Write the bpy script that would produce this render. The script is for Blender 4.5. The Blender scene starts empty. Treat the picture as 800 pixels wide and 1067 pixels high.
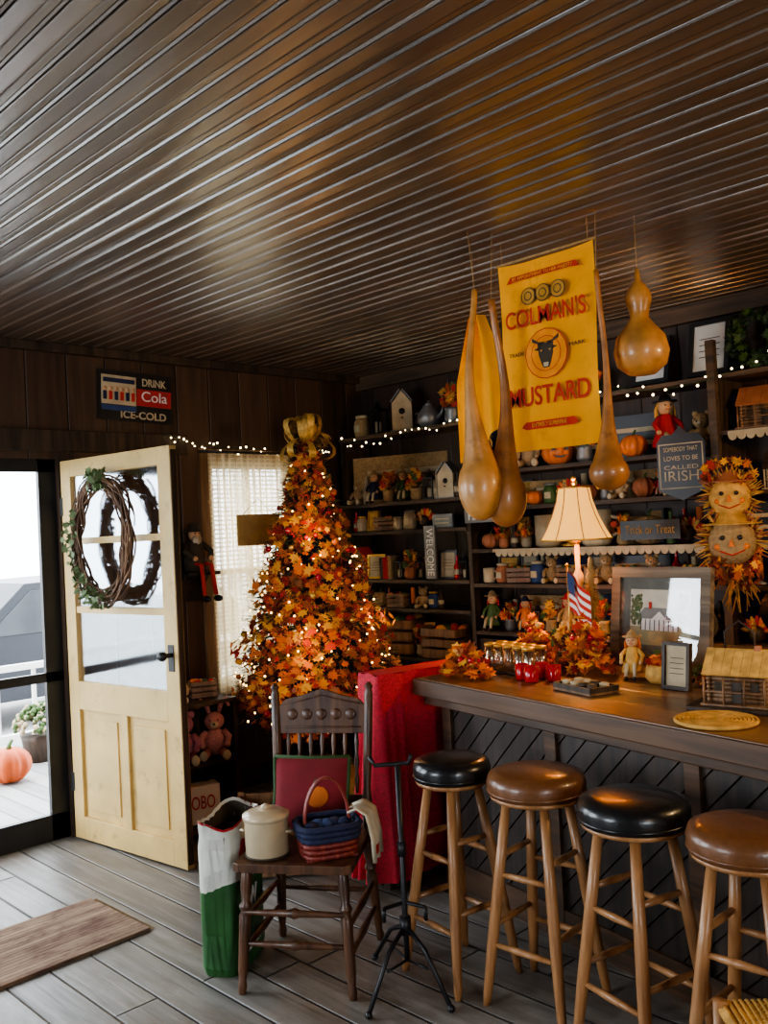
import bpy, math, random
from mathutils import Vector, Matrix, Euler
random.seed(7)
rnd=random.random
def ru(a,b): return a+(b-a)*random.random()
COL=bpy.context.scene.collection
try: bpy.context.scene.view_settings.look='AgX - Medium High Contrast'
except Exception: pass
W=4.62; D=4.85; H=2.72; X0=-2.6; Y0=-2.6
# ------------------------------------------------------------------ materials
MATS={}
def nodes_of(name):
    m=bpy.data.materials.new(name); m.use_nodes=True
    nt=m.node_tree; b=nt.nodes['Principled BSDF']; return m,nt,b
def c4(c): return (c[0],c[1],c[2],1)
def pbr(name,c,rough=.6,metal=0,var=.18,scale=14,bump=0.0,emit=0,ecol=None,coat=0,spec=.5,dirt=None):
    if name in MATS: return MATS[name]
    m,nt,b=nodes_of(name); N=nt.nodes; L=nt.links
    b.inputs['Roughness'].default_value=rough; b.inputs['Metallic'].default_value=metal
    b.inputs['Coat Weight'].default_value=coat; b.inputs['Specular IOR Level'].default_value=spec
    tc=N.new('ShaderNodeTexCoord'); nz=N.new('ShaderNodeTexNoise'); nz.inputs['Scale'].default_value=scale; nz.inputs['Detail'].default_value=4
    L.new(tc.outputs['Object'],nz.inputs['Vector'])
    cr=N.new('ShaderNodeValToRGB'); L.new(nz.outputs['Fac'],cr.inputs['Fac'])
    cr.color_ramp.elements[0].position=.3; cr.color_ramp.elements[1].position=.7
    cr.color_ramp.elements[0].color=c4([x*(1-var) for x in c]); cr.color_ramp.elements[1].color=c4([min(1,x*(1+var)) for x in c])
    col=cr.outputs['Color']
    if dirt:
        n2=N.new('ShaderNodeTexNoise'); n2.inputs['Scale'].default_value=dirt[1]; n2.inputs['Detail'].default_value=12; n2.inputs['Roughness'].default_value=.75; L.new(tc.outputs['Object'],n2.inputs['Vector'])
        r2=N.new('ShaderNodeValToRGB'); L.new(n2.outputs['Fac'],r2.inputs['Fac']); r2.color_ramp.elements[0].position=.55; r2.color_ramp.elements[1].position=.72
        mx=N.new('ShaderNodeMix'); mx.data_type='RGBA'; L.new(r2.outputs['Color'],mx.inputs[0]); L.new(col,mx.inputs[6]); mx.inputs[7].default_value=c4(dirt[0]); col=mx.outputs[2]
    L.new(col,b.inputs['Base Color'])
    if bump:
        bp=N.new('ShaderNodeBump'); bp.inputs['Strength'].default_value=bump; bp.inputs['Distance'].default_value=.01
        L.new(nz.outputs['Fac'],bp.inputs['Height']); L.new(bp.outputs['Normal'],b.inputs['Normal'])
    if emit:
        b.inputs['Emission Color'].default_value=c4(ecol or c); b.inputs['Emission Strength'].default_value=emit
        m.cycles.emission_sampling='NONE'
    MATS[name]=m; return m
def wood(name,c1,c2,rough=.5,axis=2,sc=18,coat=0,bump=.15,stretch=.08):
    if name in MATS: return MATS[name]
    m,nt,b=nodes_of(name); N=nt.nodes; L=nt.links
    b.inputs['Roughness'].default_value=rough; b.inputs['Coat Weight'].default_value=coat
    tc=N.new('ShaderNodeTexCoord'); mp=N.new('ShaderNodeMapping'); L.new(tc.outputs['Object'],mp.inputs['Vector'])
    s=[sc]*3; s[axis]=sc*stretch; mp.inputs['Scale'].default_value=s
    nz=N.new('ShaderNodeTexNoise'); nz.inputs['Scale'].default_value=1.5; nz.inputs['Detail'].default_value=8; nz.inputs['Distortion'].default_value=.6
    L.new(mp.outputs['Vector'],nz.inputs['Vector'])
    cr=N.new('ShaderNodeValToRGB'); L.new(nz.outputs['Fac'],cr.inputs['Fac'])
    cr.color_ramp.elements[0].position=.35; cr.color_ramp.elements[1].position=.65
    cr.color_ramp.elements[0].color=c4(c1); cr.color_ramp.elements[1].color=c4(c2)
    L.new(cr.outputs['Color'],b.inputs['Base Color'])
    bp=N.new('ShaderNodeBump'); bp.inputs['Strength'].default_value=bump; bp.inputs['Distance'].default_value=.005
    L.new(nz.outputs['Fac'],bp.inputs['Height']); L.new(bp.outputs['Normal'],b.inputs['Normal'])
    MATS[name]=m; return m
def plank_mat(name,ax,gax,w,c1,c2,rough=.6,gap=.03,bump=.4,coat=0,groove=.25,grain=20,spec=.5,wear=None,joint=0,coatior=1.5,coatr=.2):
    m,nt,b=nodes_of(name); N=nt.nodes; L=nt.links
    b.inputs['Roughness'].default_value=rough; b.inputs['Coat Weight'].default_value=coat; b.inputs['Coat Roughness'].default_value=coatr; b.inputs['Coat IOR'].default_value=coatior
    b.inputs['Specular IOR Level'].default_value=spec
    tc=N.new('ShaderNodeTexCoord'); sp=N.new('ShaderNodeSeparateXYZ'); L.new(tc.outputs['Object'],sp.inputs[0])
    def math_(op,a,bb=None,cl=False):
        n=N.new('ShaderNodeMath'); n.operation=op; n.use_clamp=cl
        for i,v in enumerate([a,bb]):
            if v is None: continue
            if isinstance(v,(int,float)): n.inputs[i].default_value=v
            else: L.new(v,n.inputs[i])
        return n.outputs[0]
    u=math_('DIVIDE',sp.outputs[ax],w); fl=math_('FLOOR',u); fr=math_('FRACT',u)
    d=math_('MINIMUM',fr,math_('SUBTRACT',1.0,fr)); g=math_('DIVIDE',d,gap,True)
    wn=N.new('ShaderNodeTexWhiteNoise'); wn.noise_dimensions='1D'; L.new(fl,wn.inputs['W'])
    val=wn.outputs['Value']
    if joint:
        v=math_('ADD',math_('DIVIDE',sp.outputs[gax],joint),math_('MULTIPLY',val,7.3)); fv=math_('FRACT',v)
        dj=math_('MINIMUM',fv,math_('SUBTRACT',1.0,fv)); gj=math_('DIVIDE',dj,gap*w/joint,True); g=math_('MINIMUM',g,gj)
        w2=N.new('ShaderNodeTexWhiteNoise'); w2.noise_dimensions='1D'; L.new(math_('ADD',math_('MULTIPLY',fl,17.13),math_('FLOOR',v)),w2.inputs['W']); val=w2.outputs['Value']
    mp=N.new('ShaderNodeMapping'); L.new(tc.outputs['Object'],mp.inputs['Vector']); s=[grain]*3; s[gax]=grain*.06; mp.inputs['Scale'].default_value=s
    off=N.new('ShaderNodeCombineXYZ'); L.new(math_('MULTIPLY',val,30.0),off.inputs[gax]); L.new(off.outputs[0],mp.inputs['Location'])
    nz=N.new('ShaderNodeTexNoise'); nz.inputs['Scale'].default_value=1.3; nz.inputs['Detail'].default_value=10; nz.inputs['Distortion'].default_value=.5
    L.new(mp.outputs[0],nz.inputs['Vector'])
    f=math_('ADD',math_('MULTIPLY',val,.45),math_('MULTIPLY',math_('SUBTRACT',nz.outputs['Fac'],.3),1.2),True)
    mx=N.new('ShaderNodeMix'); mx.data_type='RGBA'; L.new(f,mx.inputs[0]); mx.inputs[6].default_value=c4(c1); mx.inputs[7].default_value=c4(c2)
    col=mx.outputs[2]
    if wear:
        m2=N.new('ShaderNodeMapping'); L.new(tc.outputs['Object'],m2.inputs['Vector']); s2=[1,1,1]; s2[gax]=.35; m2.inputs['Scale'].default_value=s2
        n2=N.new('ShaderNodeTexNoise'); n2.inputs['Scale'].default_value=wear[1]; n2.inputs['Detail'].default_value=12; n2.inputs['Roughness'].default_value=.75; L.new(m2.outputs[0],n2.inputs['Vector'])
        mw=N.new('ShaderNodeMix'); mw.data_type='RGBA'; L.new(math_('MULTIPLY',math_('SUBTRACT',n2.outputs['Fac'],.46),5.0,True),mw.inputs[0]); L.new(col,mw.inputs[6]); mw.inputs[7].default_value=c4(wear[0]); col=mw.outputs[2]
    mg=N.new('ShaderNodeMix'); mg.data_type='RGBA'; mg.blend_type='MULTIPLY'; mg.inputs[0].default_value=1
    L.new(col,mg.inputs[6]); gg=math_('ADD',math_('MULTIPLY',g,1-groove),groove)
    cb=N.new('ShaderNodeCombineColor'); [L.new(gg,cb.inputs[i]) for i in range(3)]; L.new(cb.outputs[0],mg.inputs[7])
    L.new(mg.outputs[2],b.inputs['Base Color'])
    bp=N.new('ShaderNodeBump'); bp.inputs['Strength'].default_value=bump; bp.inputs['Distance'].default_value=.008
    L.new(math_('ADD',g,math_('MULTIPLY',nz.outputs['Fac'],.35)),bp.inputs['Height']); L.new(bp.outputs['Normal'],b.inputs['Normal']); L.new(bp.outputs['Normal'],b.inputs['Coat Normal'])
    MATS[name]=m; return m
def mix_shader(name,kind,c,fac,rough=.1):
    m,nt,b=nodes_of(name); N=nt.nodes; L=nt.links; N.remove(b); out=[n for n in N if n.type=='OUTPUT_MATERIAL'][0]
    t=N.new('ShaderNodeBsdfTransparent'); mx=N.new('ShaderNodeMixShader')
    if kind=='glass':
        g=N.new('ShaderNodeBsdfGlossy'); g.inputs['Roughness'].default_value=rough; g.inputs[0].default_value=c4(c); mx.inputs[0].default_value=fac
    else:
        g=N.new('ShaderNodeBsdfTranslucent'); g.inputs[0].default_value=c4(c)
        tc=N.new('ShaderNodeTexCoord'); ck=N.new('ShaderNodeTexBrick'); ck.inputs['Scale'].default_value=1
        mp=N.new('ShaderNodeMapping'); L.new(tc.outputs['Object'],mp.inputs[0]); mp.inputs['Rotation'].default_value=(math.radians(90),0,0)
        L.new(mp.outputs[0],ck.inputs['Vector']); ck.offset=0
        ck.inputs['Brick Width'].default_value=.028; ck.inputs['Row Height'].default_value=.028; ck.inputs['Mortar Size'].default_value=.005
        ma=N.new('ShaderNodeMath'); ma.operation='MULTIPLY_ADD'; L.new(ck.outputs['Fac'],ma.inputs[0]); ma.inputs[1].default_value=1-fac; ma.inputs[2].default_value=fac; L.new(ma.outputs[0],mx.inputs[0])
        df=N.new('ShaderNodeBsdfDiffuse'); df.inputs[0].default_value=c4(c); m2=N.new('ShaderNodeMixShader'); m2.inputs[0].default_value=.5
        L.new(g.outputs[0],m2.inputs[1]); L.new(df.outputs[0],m2.inputs[2]); g=m2
    L.new(t.outputs[0],mx.inputs[1]); L.new(g.outputs[0],mx.inputs[2]); L.new(mx.outputs[0],out.inputs[0])
    MATS[name]=m; return m
# palette
darkwood=wood('dark_wood',(.020,.012,.007),(.07,.04,.022),.55)
shelfwood=wood('shelf_wood',(.035,.021,.011),(.12,.07,.037),.6,axis=1)
midwood=wood('mid_wood',(.12,.06,.025),(.28,.15,.07),.5)
stoolwood=wood('stool_wood',(.26,.115,.04),(.44,.22,.09),.4,coat=.2)
chairwood=wood('chair_wood',(.04,.016,.008),(.13,.055,.024),.42,coat=.15)
cream=pbr('cream_paint',(.60,.41,.155),.5,var=.14,scale=5,bump=.1,dirt=((.34,.20,.07),9))
black=pbr('black_paint',(.012,.012,.014),.4)
blackleather=pbr('black_leather',(.010,.010,.011),.3,bump=.1,scale=60,coat=.2)
brownleather=pbr('brown_leather',(.15,.06,.022),.35,bump=.1,scale=60,coat=.2)
white=pbr('white_paint',(.75,.73,.68),.5,var=.05)
offwhite=pbr('off_white',(.50,.40,.25),.7,var=.2)
red=pbr('red_cloth',(.42,.02,.02),.8)
redglass=pbr('red_glass',(.45,.01,.01),.12,coat=.5)
orange=pbr('orange_pumpkin',(.72,.17,.015),.5,scale=8)
yellow=pbr('yellow_cloth',(.90,.36,.005),.85,var=.12,scale=5,dirt=((.62,.24,.01),6))
redprint=pbr('red_print',(.50,.03,.015),.8,var=.1)
darkprint=pbr('dark_print',(.05,.035,.02),.8)
gold=pbr('gold',(.70,.42,.10),.35,metal=.7)
gourdm=pbr('gourd_skin',(.50,.23,.06),.4,var=.4,scale=9,coat=.3,bump=.05,dirt=((.20,.08,.02),14))
gourdd=pbr('gourd_brown',(.36,.14,.035),.4,var=.4,scale=9,coat=.3,bump=.05,dirt=((.14,.05,.015),14))
green=pbr('leaf_green',(.05,.10,.02),.6)
dgreen=pbr('needle_green',(.02,.045,.015),.7)
straw=pbr('straw',(.58,.32,.08),.8,var=.3,scale=30)
burlap=pbr('burlap',(.34,.22,.10),.9,var=.25,scale=60,bump=.2)
blue=pbr('blue_cloth',(.03,.06,.16),.8)
navy=pbr('navy_cloth',(.015,.02,.06),.85)
pink=pbr('pink_plush',(.50,.20,.17),.9,bump=.3,scale=80)
mauve=pbr('mauve_plush',(.34,.11,.13),.9,bump=.3,scale=80)
tan=pbr('tan_plush',(.38,.24,.12),.9,bump=.3,scale=80)
grey=pbr('grey_tin',(.22,.22,.22),.4,metal=.5)
skin=pbr('doll_cloth_skin',(.55,.32,.17),.8)
vine=wood('grapevine',(.07,.035,.02),(.20,.11,.06),.8)
terracotta=pbr('terracotta',(.4,.14,.06),.7)
cloudy=pbr('stoneware',(.38,.29,.18),.35,coat=.4)
glassm=mix_shader('window_glass','glass',(.85,.93,1),.30,.08)
jarglass=mix_shader('jar_glass','glass',(1,.9,.75),.4,.12)
lace=mix_shader('lace_curtain','lace',(.78,.62,.36),.72)
screenm=mix_shader('screen_mesh','glass',(.05,.05,.05),.22,.6)
warmbulb=pbr('warm_bulb',(1,.75,.35),.4,emit=7,ecol=(1,.62,.20),var=0)
coolbulb=pbr('fairy_bulb',(1,.9,.6),.4,emit=8,ecol=(1,.80,.45),var=0)
# ------------------------------------------------------------------ mesh builder
class MB:
    def __init__(s): s.v=[];s.f=[];s.m=[];s.sm=[];s.mats=[];s.T=Matrix.Identity(4)
    def mi(s,m):
        if m not in s.mats: s.mats.append(m)
        return s.mats.index(m)
    def add(s,vs,fs,mat,smooth=False,M=None):
        b=len(s.v); T=s.T@M if M is not None else s.T
        s.v+= [tuple(T@Vector(v)) for v in vs]; i=s.mi(mat)
        for f in fs: s.f.append(tuple(b+k for k in f)); s.m.append(i); s.sm.append(smooth)
    def box(s,c,d,mat,rot=(0,0,0)):
        x,y,z=[k/2 for k in d]
        vs=[(a,b,e) for a in(-x,x) for b in(-y,y) for e in(-z,z)]
        s.add(vs,[(0,1,3,2),(4,6,7,5),(0,4,5,1),(2,3,7,6),(0,2,6,4),(1,5,7,3)],mat,False,Matrix.Translation(c)@Euler(rot).to_matrix().to_4x4())
    def b2(s,a,b,mat): s.box([(a[i]+b[i])/2 for i in range(3)],[abs(b[i]-a[i]) for i in range(3)],mat)
    def lathe(s,prof,mat,c=(0,0,0),seg=20,rot=(0,0,0),smooth=True,lobes=0,lob=.1,sx=1,sy=1):
        vs=[];fs=[];n=len(prof)
        for r,z in prof:
            for k in range(seg):
                a=2*math.pi*k/seg; q=r*(1-lob*(1-abs(math.sin(lobes*a/2))) if lobes else 1); vs.append((q*math.cos(a)*sx,q*math.sin(a)*sy,z))
        for i in range(n-1):
            for k in range(seg):
                k2=(k+1)%seg; fs.append((i*seg+k,i*seg+k2,(i+1)*seg+k2,(i+1)*seg+k))
        fs.append(tuple(range(seg-1,-1,-1))); fs.append(tuple((n-1)*seg+k for k in range(seg)))
        s.add(vs,fs,mat,smooth,Matrix.Translation(c)@Euler(rot).to_matrix().to_4x4())
    def cyl(s,c,r,h,mat,rot=(0,0,0),seg=18,r2=None):
        s.lathe([(r,0),(r if r2 is None else r2,h)],mat,c,seg,rot,True)
    def sph(s,c,r,mat,rot=(0,0,0),seg=14,rings=9,lobes=0,lob=.1):
        if not hasattr(r,'__len__'): r=(r,r,r)
        s.lathe([(max(1e-4,math.sin(math.pi*i/rings)),-math.cos(math.pi*i/rings)*r[2]) for i in range(rings+1)],mat,c,seg,rot,True,lobes,lob,r[0],r[1])
    def tube(s,pts,r,mat,seg=8):
        pts=[Vector(p) for p in pts]; n=len(pts); vs=[];fs=[]
        rr=r if hasattr(r,'__len__') else [r]*n
        up=Vector((0,0,1))
        for i,p in enumerate(pts):
            t=(pts[min(i+1,n-1)]-pts[max(i-1,0)]).normalized()
            if abs(t.dot(up))>.95: up=Vector((1,0,0)) if abs(t.x)<.9 else Vector((0,1,0))
            a=t.cross(up).normalized(); b=a.cross(t).normalized(); up=b
            for k in range(seg):
                q=2*math.pi*k/seg; vs.append(p+(a*math.cos(q)+b*math.sin(q))*rr[i])
        for i in range(n-1):
            for k in range(seg):
                k2=(k+1)%seg; fs.append((i*seg+k,i*seg+k2,(i+1)*seg+k2,(i+1)*seg+k))
        fs.append(tuple(range(seg-1,-1,-1))); fs.append(tuple((n-1)*seg+k for k in range(seg)))
        s.add(vs,fs,mat,True)
    def prism(s,poly,t,mat,M=None):  # poly in XZ plane, thickness along y 0..t
        n=len(poly); vs=[(x,0,z) for x,z in poly]+[(x,t,z) for x,z in poly]
        fs=[tuple(range(n)),tuple(range(2*n-1,n-1,-1))]+[(i,i+n,(i+1)%n+n,(i+1)%n) for i in range(n)]
        s.add(vs,fs,mat,False,M)
    def turned(s,p,q,prof,mat,seg=12):
        p=Vector(p);q=Vector(q); s.tube([p.lerp(q,t) for t,r in prof],[r for t,r in prof],mat,seg)
    def leaf(s,c,size,mat,R):
        P=[(0,-.5),(.12,-.22),(.42,-.3),(.34,-.05),(.55,.15),(.25,.15),(.3,.35),(.1,.28),(0,.6),(-.1,.28),(-.3,.35),(-.25,.15),(-.55,.15),(-.34,-.05),(-.42,-.3),(-.12,-.22)]
        vs=[(x*size,y*size,0) for x,y in P]; s.add(vs,[tuple(range(16))],mat,False,Matrix.Translation(c)@R)
    def make(s,name,loc=(0,0,0),rz=0,bevel=0,parent=None,rot=None):
        me=bpy.data.meshes.new(name); me.from_pydata(s.v,[],s.f); me.update()
        for m in s.mats: me.materials.append(m)
        me.polygons.foreach_set('material_index',s.m); me.polygons.foreach_set('use_smooth',s.sm)
        o=bpy.data.objects.new(name,me); COL.objects.link(o); o.location=loc; o.rotation_euler=rot or (0,0,rz)
        if bevel:
            md=o.modifiers.new('bevel','BEVEL'); md.width=bevel; md.segments=2; md.limit_method='ANGLE'; md.angle_limit=math.radians(50)
        if parent: o.parent=parent
        return o
def text(name,body,w,h,loc,rot,mat,parent=None,ext=.0008,bold=0):
    cu=bpy.data.curves.new(name,'FONT'); cu.body=body; cu.align_x='CENTER'; cu.align_y='CENTER'; cu.extrude=ext; cu.size=.1; cu.offset=bold
    cu.materials.append(mat); o=bpy.data.objects.new(name,cu); COL.objects.link(o); bpy.context.view_layer.update()
    dx,dy=max(o.dimensions.x,1e-3),max(o.dimensions.y,1e-3)
    o.scale=(w/dx,h/dy,1); o.location=loc; o.rotation_euler=rot
    if parent: o.parent=parent
    return o
def rm4(*e): return Euler(e).to_matrix().to_4x4()
RF=(math.pi/2,0,0)
# ------------------------------------------------------------------ room
wallmat=plank_mat('wall_planks_back',0,2,.235,(.020,.011,.007),(.115,.058,.030),.5,.03,.5)
wallmatR=plank_mat('wall_planks_right',1,2,.235,(.02,.011,.007),(.08,.042,.024),.5,.03,.5)
floormat=plank_mat('floor_planks',0,1,.165,(.085,.075,.065),(.37,.345,.31),.45,.045,.9,groove=.05,grain=20,wear=((.115,.085,.06),3.0),joint=2.3)
ceilmat=plank_mat('ceiling_varnish',0,1,.085,(.040,.024,.015),(.14,.09,.055),.40,.05,.25,coat=1.0,groove=.35,grain=12,coatior=1.85,coatr=.27)
mb=MB(); mb.b2((X0,Y0,-.12),(W+.1,D+.1,0),floormat); mb.make('floor')
# beadboard ceiling: every board tilts a little
mb=MB(); bw=.085; n=int((W-X0)/bw)+1; prof=[]
for i in range(n):
    x=X0+i*bw; t=ru(-.0020,.0020)
    prof+=[(x+.0005,H+.012),(x+.004,H+.001-t),(x+.006,H-t),(x+.040,H-.001),(x+.071,H+t),(x+.073,H+.007),(x+.075,H+.001),(x+.079,H-.004),(x+.083,H+.001),(x+.0845,H+.011)]
vs=[];fs=[];ny=2;k=len(prof)
for j in range(ny):
    for x,z in prof: vs.append((x,Y0+(D-Y0)*j/(ny-1),z))
for j in range(ny-1):
    for i in range(k-1): fs.append((j*k+i,(j+1)*k+i,(j+1)*k+i+1,j*k+i+1))
mb.add(vs,fs,ceilmat,False); mb.b2((X0,Y0,H+.02),(W+.1,D+.1,H+.1),darkwood); mb.make('ceiling')
def wall_open(name,ax,pos,th,a0,a1,ops,mat):
    mb=MB(); cur=a0
    def seg(a,b,z0,z1):
        if b-a<1e-4 or z1-z0<1e-4: return
        if ax==1: mb.b2((a,pos,z0),(b,pos+th,z1),mat)
        else: mb.b2((pos,a,z0),(pos+th,b,z1),mat)
    for a,b,z0,z1 in sorted(ops):
        seg(cur,a,0,H+.02); seg(a,b,0,z0); seg(a,b,z1,H+.02); cur=b
    seg(cur,a1,0,H+.02); return mb.make(name)
DX0,DX1,DZ=1.36,2.27,2.08
WX0,WX1,WZ0,WZ1=3.26,3.9,.68,2.08
wall_open('wall_back',1,D,.1,X0,W+.1,[(DX0,DX1,0,DZ),(WX0,WX1,WZ0,WZ1),(-.7,.9,.7,2.25)],wallmat)
wall_open('wall_right',0,W,.1,Y0,D,[],wallmatR)
wall_open('wall_left',0,X0-.1,.1,Y0,D,[(2.2,4.0,.7,2.3)],wallmatR)
wall_open('wall_front',1,Y0-.1,.1,X0-.1,W+.1,[(-1.2,.2,.7,2.2)],wallmat)
mb=MB(); mb.b2((.95,D-.035,2.12),(3.1,D,2.24),darkwood); mb.make('trim_1',bevel=.004)
mb=MB(); mb.b2((DX0-.1,D-.03,0),(DX0,D,2.12),darkwood); mb.b2((DX1,D-.02,0),(DX1+.09,D,2.12),darkwood); mb.make('trim_2')
mb=MB(); mb.b2((W-.05,Y0,H-.10),(W,D,H),shelfwood); mb.make('trim_3',bevel=.006)
mb=MB(); mb.b2((X0,D-.05,H-.05),(W,D,H),darkwood); mb.make('trim_4',bevel=.006)
mb=MB(); mb.b2((DX1+.09,D-.02,0),(W,D,.12),darkwood); mb.make('baseboard_back')
mb=MB()
for a,b in [((WX0-.08,WZ0-.08),(WX0,WZ1+.08)),((WX1,WZ0-.08),(WX1+.08,WZ1+.08)),((WX0,WZ1),(WX1,WZ1+.08)),((WX0-.02,WZ0-.10),(WX1+.02,WZ0))]:
    mb.b2((a[0],D-.03,a[1]),(b[0],D+.01,b[1]),midwood)
for x in (WX0,(WX0+WX1)/2-.012,WX1-.03): mb.b2((x,D+.03,WZ0),(x+.028,D+.06,WZ1),white)
for z in (WZ0,(WZ0+WZ1)/2-.02,WZ1-.04): mb.b2((WX0,D+.03,z),(WX1,D+.06,z+.04),white)
mb.b2((WX0,D+.045,WZ0),(WX1,D+.048,WZ1),glassm); mb.make('window_1')
for i,(ax,pos,a,b,z1) in enumerate([(0,X0-.05,2.2,4.0,2.3),(1,Y0-.05,-1.2,.2,2.2),(1,D+.05,-.7,.9,2.25)]):
    mb=MB(); z0=.7
    def q(u0,v0,u1,v1):
        if ax==0: mb.b2((pos-.02,u0,v0),(pos+.02,u1,v1),white)
        else: mb.b2((u0,pos-.02,v0),(u1,pos+.02,v1),white)
    q(a,z0,a+.05,z1);q(b-.05,z0,b,z1);q(a,z0,b,z0+.05);q(a,z1-.05,b,z1);q((a+b)/2-.02,z0,(a+b)/2+.02,z1);q(a,1.43,b,1.47)
    mb.make('window_%d'%(i+2))
mb=MB(); vs=[];fs=[];nx=60
for j,z in enumerate((.62,1.4,2.13)):
    for i in range(nx+1):
        x=3.22+.70*i/nx; vs.append((x,D-.06+.012*math.sin(i*1.05)+.004*math.sin(i*2.3),z))
for j in range(2):
    for i in range(nx): fs.append((j*(nx+1)+i,j*(nx+1)+i+1,(j+1)*(nx+1)+i+1,(j+1)*(nx+1)+i))
mb.add(vs,fs,lace,True); mb.tube([(3.16,D-.06,2.14),(3.97,D-.06,2.14)],.008,black)
mb.make('lace_curtain')
mb=MB(); mb.box((0,0,0),(.34,.01,.20),pbr('kraft_board',(.50,.33,.12),.8)); mb.tube([(-.12,0,.1),(0,0,.2),(.12,0,.1)],.002,black,5); mb.make('hanging_board',(3.56,D-.10,1.64))
# ------------------------------------------------------------------ screen door
mb=MB(); y=D+.02
for a,b in [((DX0,0),(DX0+.10,DZ)),((DX1-.10,0),(DX1,DZ)),((DX0,0),(DX1,.14)),((DX0,.86),(DX1,.91)),((DX0,DZ-.07),(DX1,DZ))]:
    mb.b2((a[0],y,a[1]),(b[0],y+.03,b[1]),black)
mb.b2((DX0+.1,y+.014,.14),(DX1-.10,y+.016,DZ-.07),screenm)
mb.make('door_1')
# ------------------------------------------------------------------ open cream door
LW=.95; LH=2.05; t=.042
mb=MB(); rects=[(0,.09,0,LH),(LW-.10,LW,0,LH),(.09,LW-.10,LH-.09,LH),(.09,LW-.10,.70,.85),(.09,LW-.10,0,.12),(.455,.515,.12,.70)]
for a,b,z0,z1 in rects: mb.b2((a,0,z0),(b,t,z1),cream)
for z in (1.22,1.59): mb.b2((.09,.006,z),(LW-.10,t-.006,z+.035),cream)
for a,b in ((.09,.455),(.515,LW-.10)):
    mb.b2((a,.018,.12),(b,t-.018,.70),cream)
    mb.b2((a+.045,.010,.165),(b-.045,t-.010,.655),cream)
mb.b2((.09,.018,.85),(LW-.10,.022,LH-.09),glassm)
mb.b2((LW-.075,-.004,.95),(LW-.03,t+.004,1.08),black)
mb.cyl((LW-.052,-.05,1.03),.011,.06,black,rot=(-math.pi/2,0,0)); mb.sph((LW-.052,-.055,1.03),.024,black)
for z in (.25,1.75): mb.b2((-.012,-.004,z),(.012,t,z+.1),black)
mb.b2((LW,.004,.02),(LW+.004,t-.004,LH-.02),darkwood)
door=mb.make('door_2',(2.265,4.80,.012),math.radians(-83.5),bevel=.004)
mb=MB()
for k in range(30):
    ph=ru(0,6.28); ww=ru(2,4); am=ru(.01,.025); dr=ru(-.032,.032); pts=[]
    e=ru(.8,1.0)*2*math.pi
    for i in range(41):
        a=ph+e*i/40; r=am*math.sin(ww*a+ph)+dr; pts.append(((.225+r)*math.cos(a),.02*math.sin(ww*a*1.3),(.30+r)*math.sin(a)))
    mb.tube(pts,ru(.003,.006),vine,5)
sage=pbr('sage_leaf',(.12,.17,.07),.7)
for k in range(190):
    a=math.radians(random.choice([ru(170,290),ru(150,270),ru(70,110)])); r=ru(-.04,.06)
    mb.leaf(((.235+r)*math.cos(a),ru(-.05,.0),(.30+r)*math.sin(a)),ru(.025,.05),sage,rm4(ru(0,6),ru(0,6),ru(0,6)))
mb.make('grapevine_wreath',(2.25,4.33,1.62),math.radians(-83.5))
# ------------------------------------------------------------------ outside
porch=plank_mat('porch_planks',0,1,.14,(.22,.21,.20),(.42,.40,.38),.7,.05,.3)
mb=MB(); mb.b2((-1,D+.1,-.14),(6,7.6,-.02),porch); mb.make('porch_floor')
gravel=pbr('gravel',(.36,.35,.33),.95,var=.25,scale=30)
mb=MB(); mb.b2((-20,7.6,-.45),(30,45,-.40),gravel); mb.make('gravel_ground')
mb=MB()
for x in (.8,5.4): mb.b2((x-.06,7.4,-.02),(x+.06,7.52,2.6),white)
mb.b2((-1,7.43,.60),(6,7.49,.65),white)
for i in range(24): mb.b2((-1+i*.3,7.45,.05),(-.97+i*.3,7.475,.62),white)
mb.b2((-1,7.43,.03),(6,7.49,.09),white); mb.make('porch_railing')
def pumpkin(r,mat=orange,squash=.8,stem=green):
    mb=MB(); pr=[]
    for i in range(11):
        th=math.pi*i/10; pr.append((max(.002,r*math.sin(th)**.8 if 0<i<10 else .002),r*squash*(1-math.cos(th)) - (0 if i not in(10,) else r*.08)))
    mb.lathe(pr,mat,seg=40,lobes=10,lob=.16); mb.tube([(0,0,r*squash*1.85),(r*.05,0,r*squash*2.15),(r*.2,0,r*squash*2.4)],[r*.14,r*.09,r*.07],stem,7); return mb
pumpkin(.15,pbr('deep_orange_pumpkin',(.5,.08,.008),.6)).make('pumpkin',(2.56,6.4,-.02))
mb=MB()
mb.lathe([(.10,0),(.13,.16),(.14,.2)],darkwood)
for k in range(260):
    a=ru(0,6.28);e=ru(-.1,1.5); r=.18*ru(.85,1); mb.sph((r*math.cos(e)*math.cos(a),r*math.cos(e)*math.sin(a),.25+r*math.sin(e)),ru(.012,.024),green if k%3 else offwhite,seg=6,rings=4)
mb.make('potted_mums',(2.98,6.85,-.02))
mb=MB(); body=pbr('car_paint',(.006,.008,.014),.4); tint=pbr('car_glass',(.02,.025,.03),.15)
mb.prism([(-2.3,.35),(-2.25,.85),(-1.5,1.0),(-1.35,1.05),(-.75,1.62),(1.5,1.68),(2.15,1.1),(2.3,.9),(2.3,.35)],1.8,body)
mb.prism([(-1.2,1.06),(-.7,1.54),(.2,1.58),(.2,1.06)],.02,tint,Matrix.Translation((0,-.012,0))); mb.prism([(.3,1.06),(.3,1.58),(1.4,1.6),(1.85,1.1)],.02,tint,Matrix.Translation((0,-.012,0)))
for x in (-1.45,1.45):
    mb.cyl((x,-.02,.34),.34,.22,black,rot=(-math.pi/2,0,0),seg=28); mb.cyl((x,-.03,.34),.2,.05,grey,rot=(-math.pi/2,0,0),seg=20)
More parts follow.
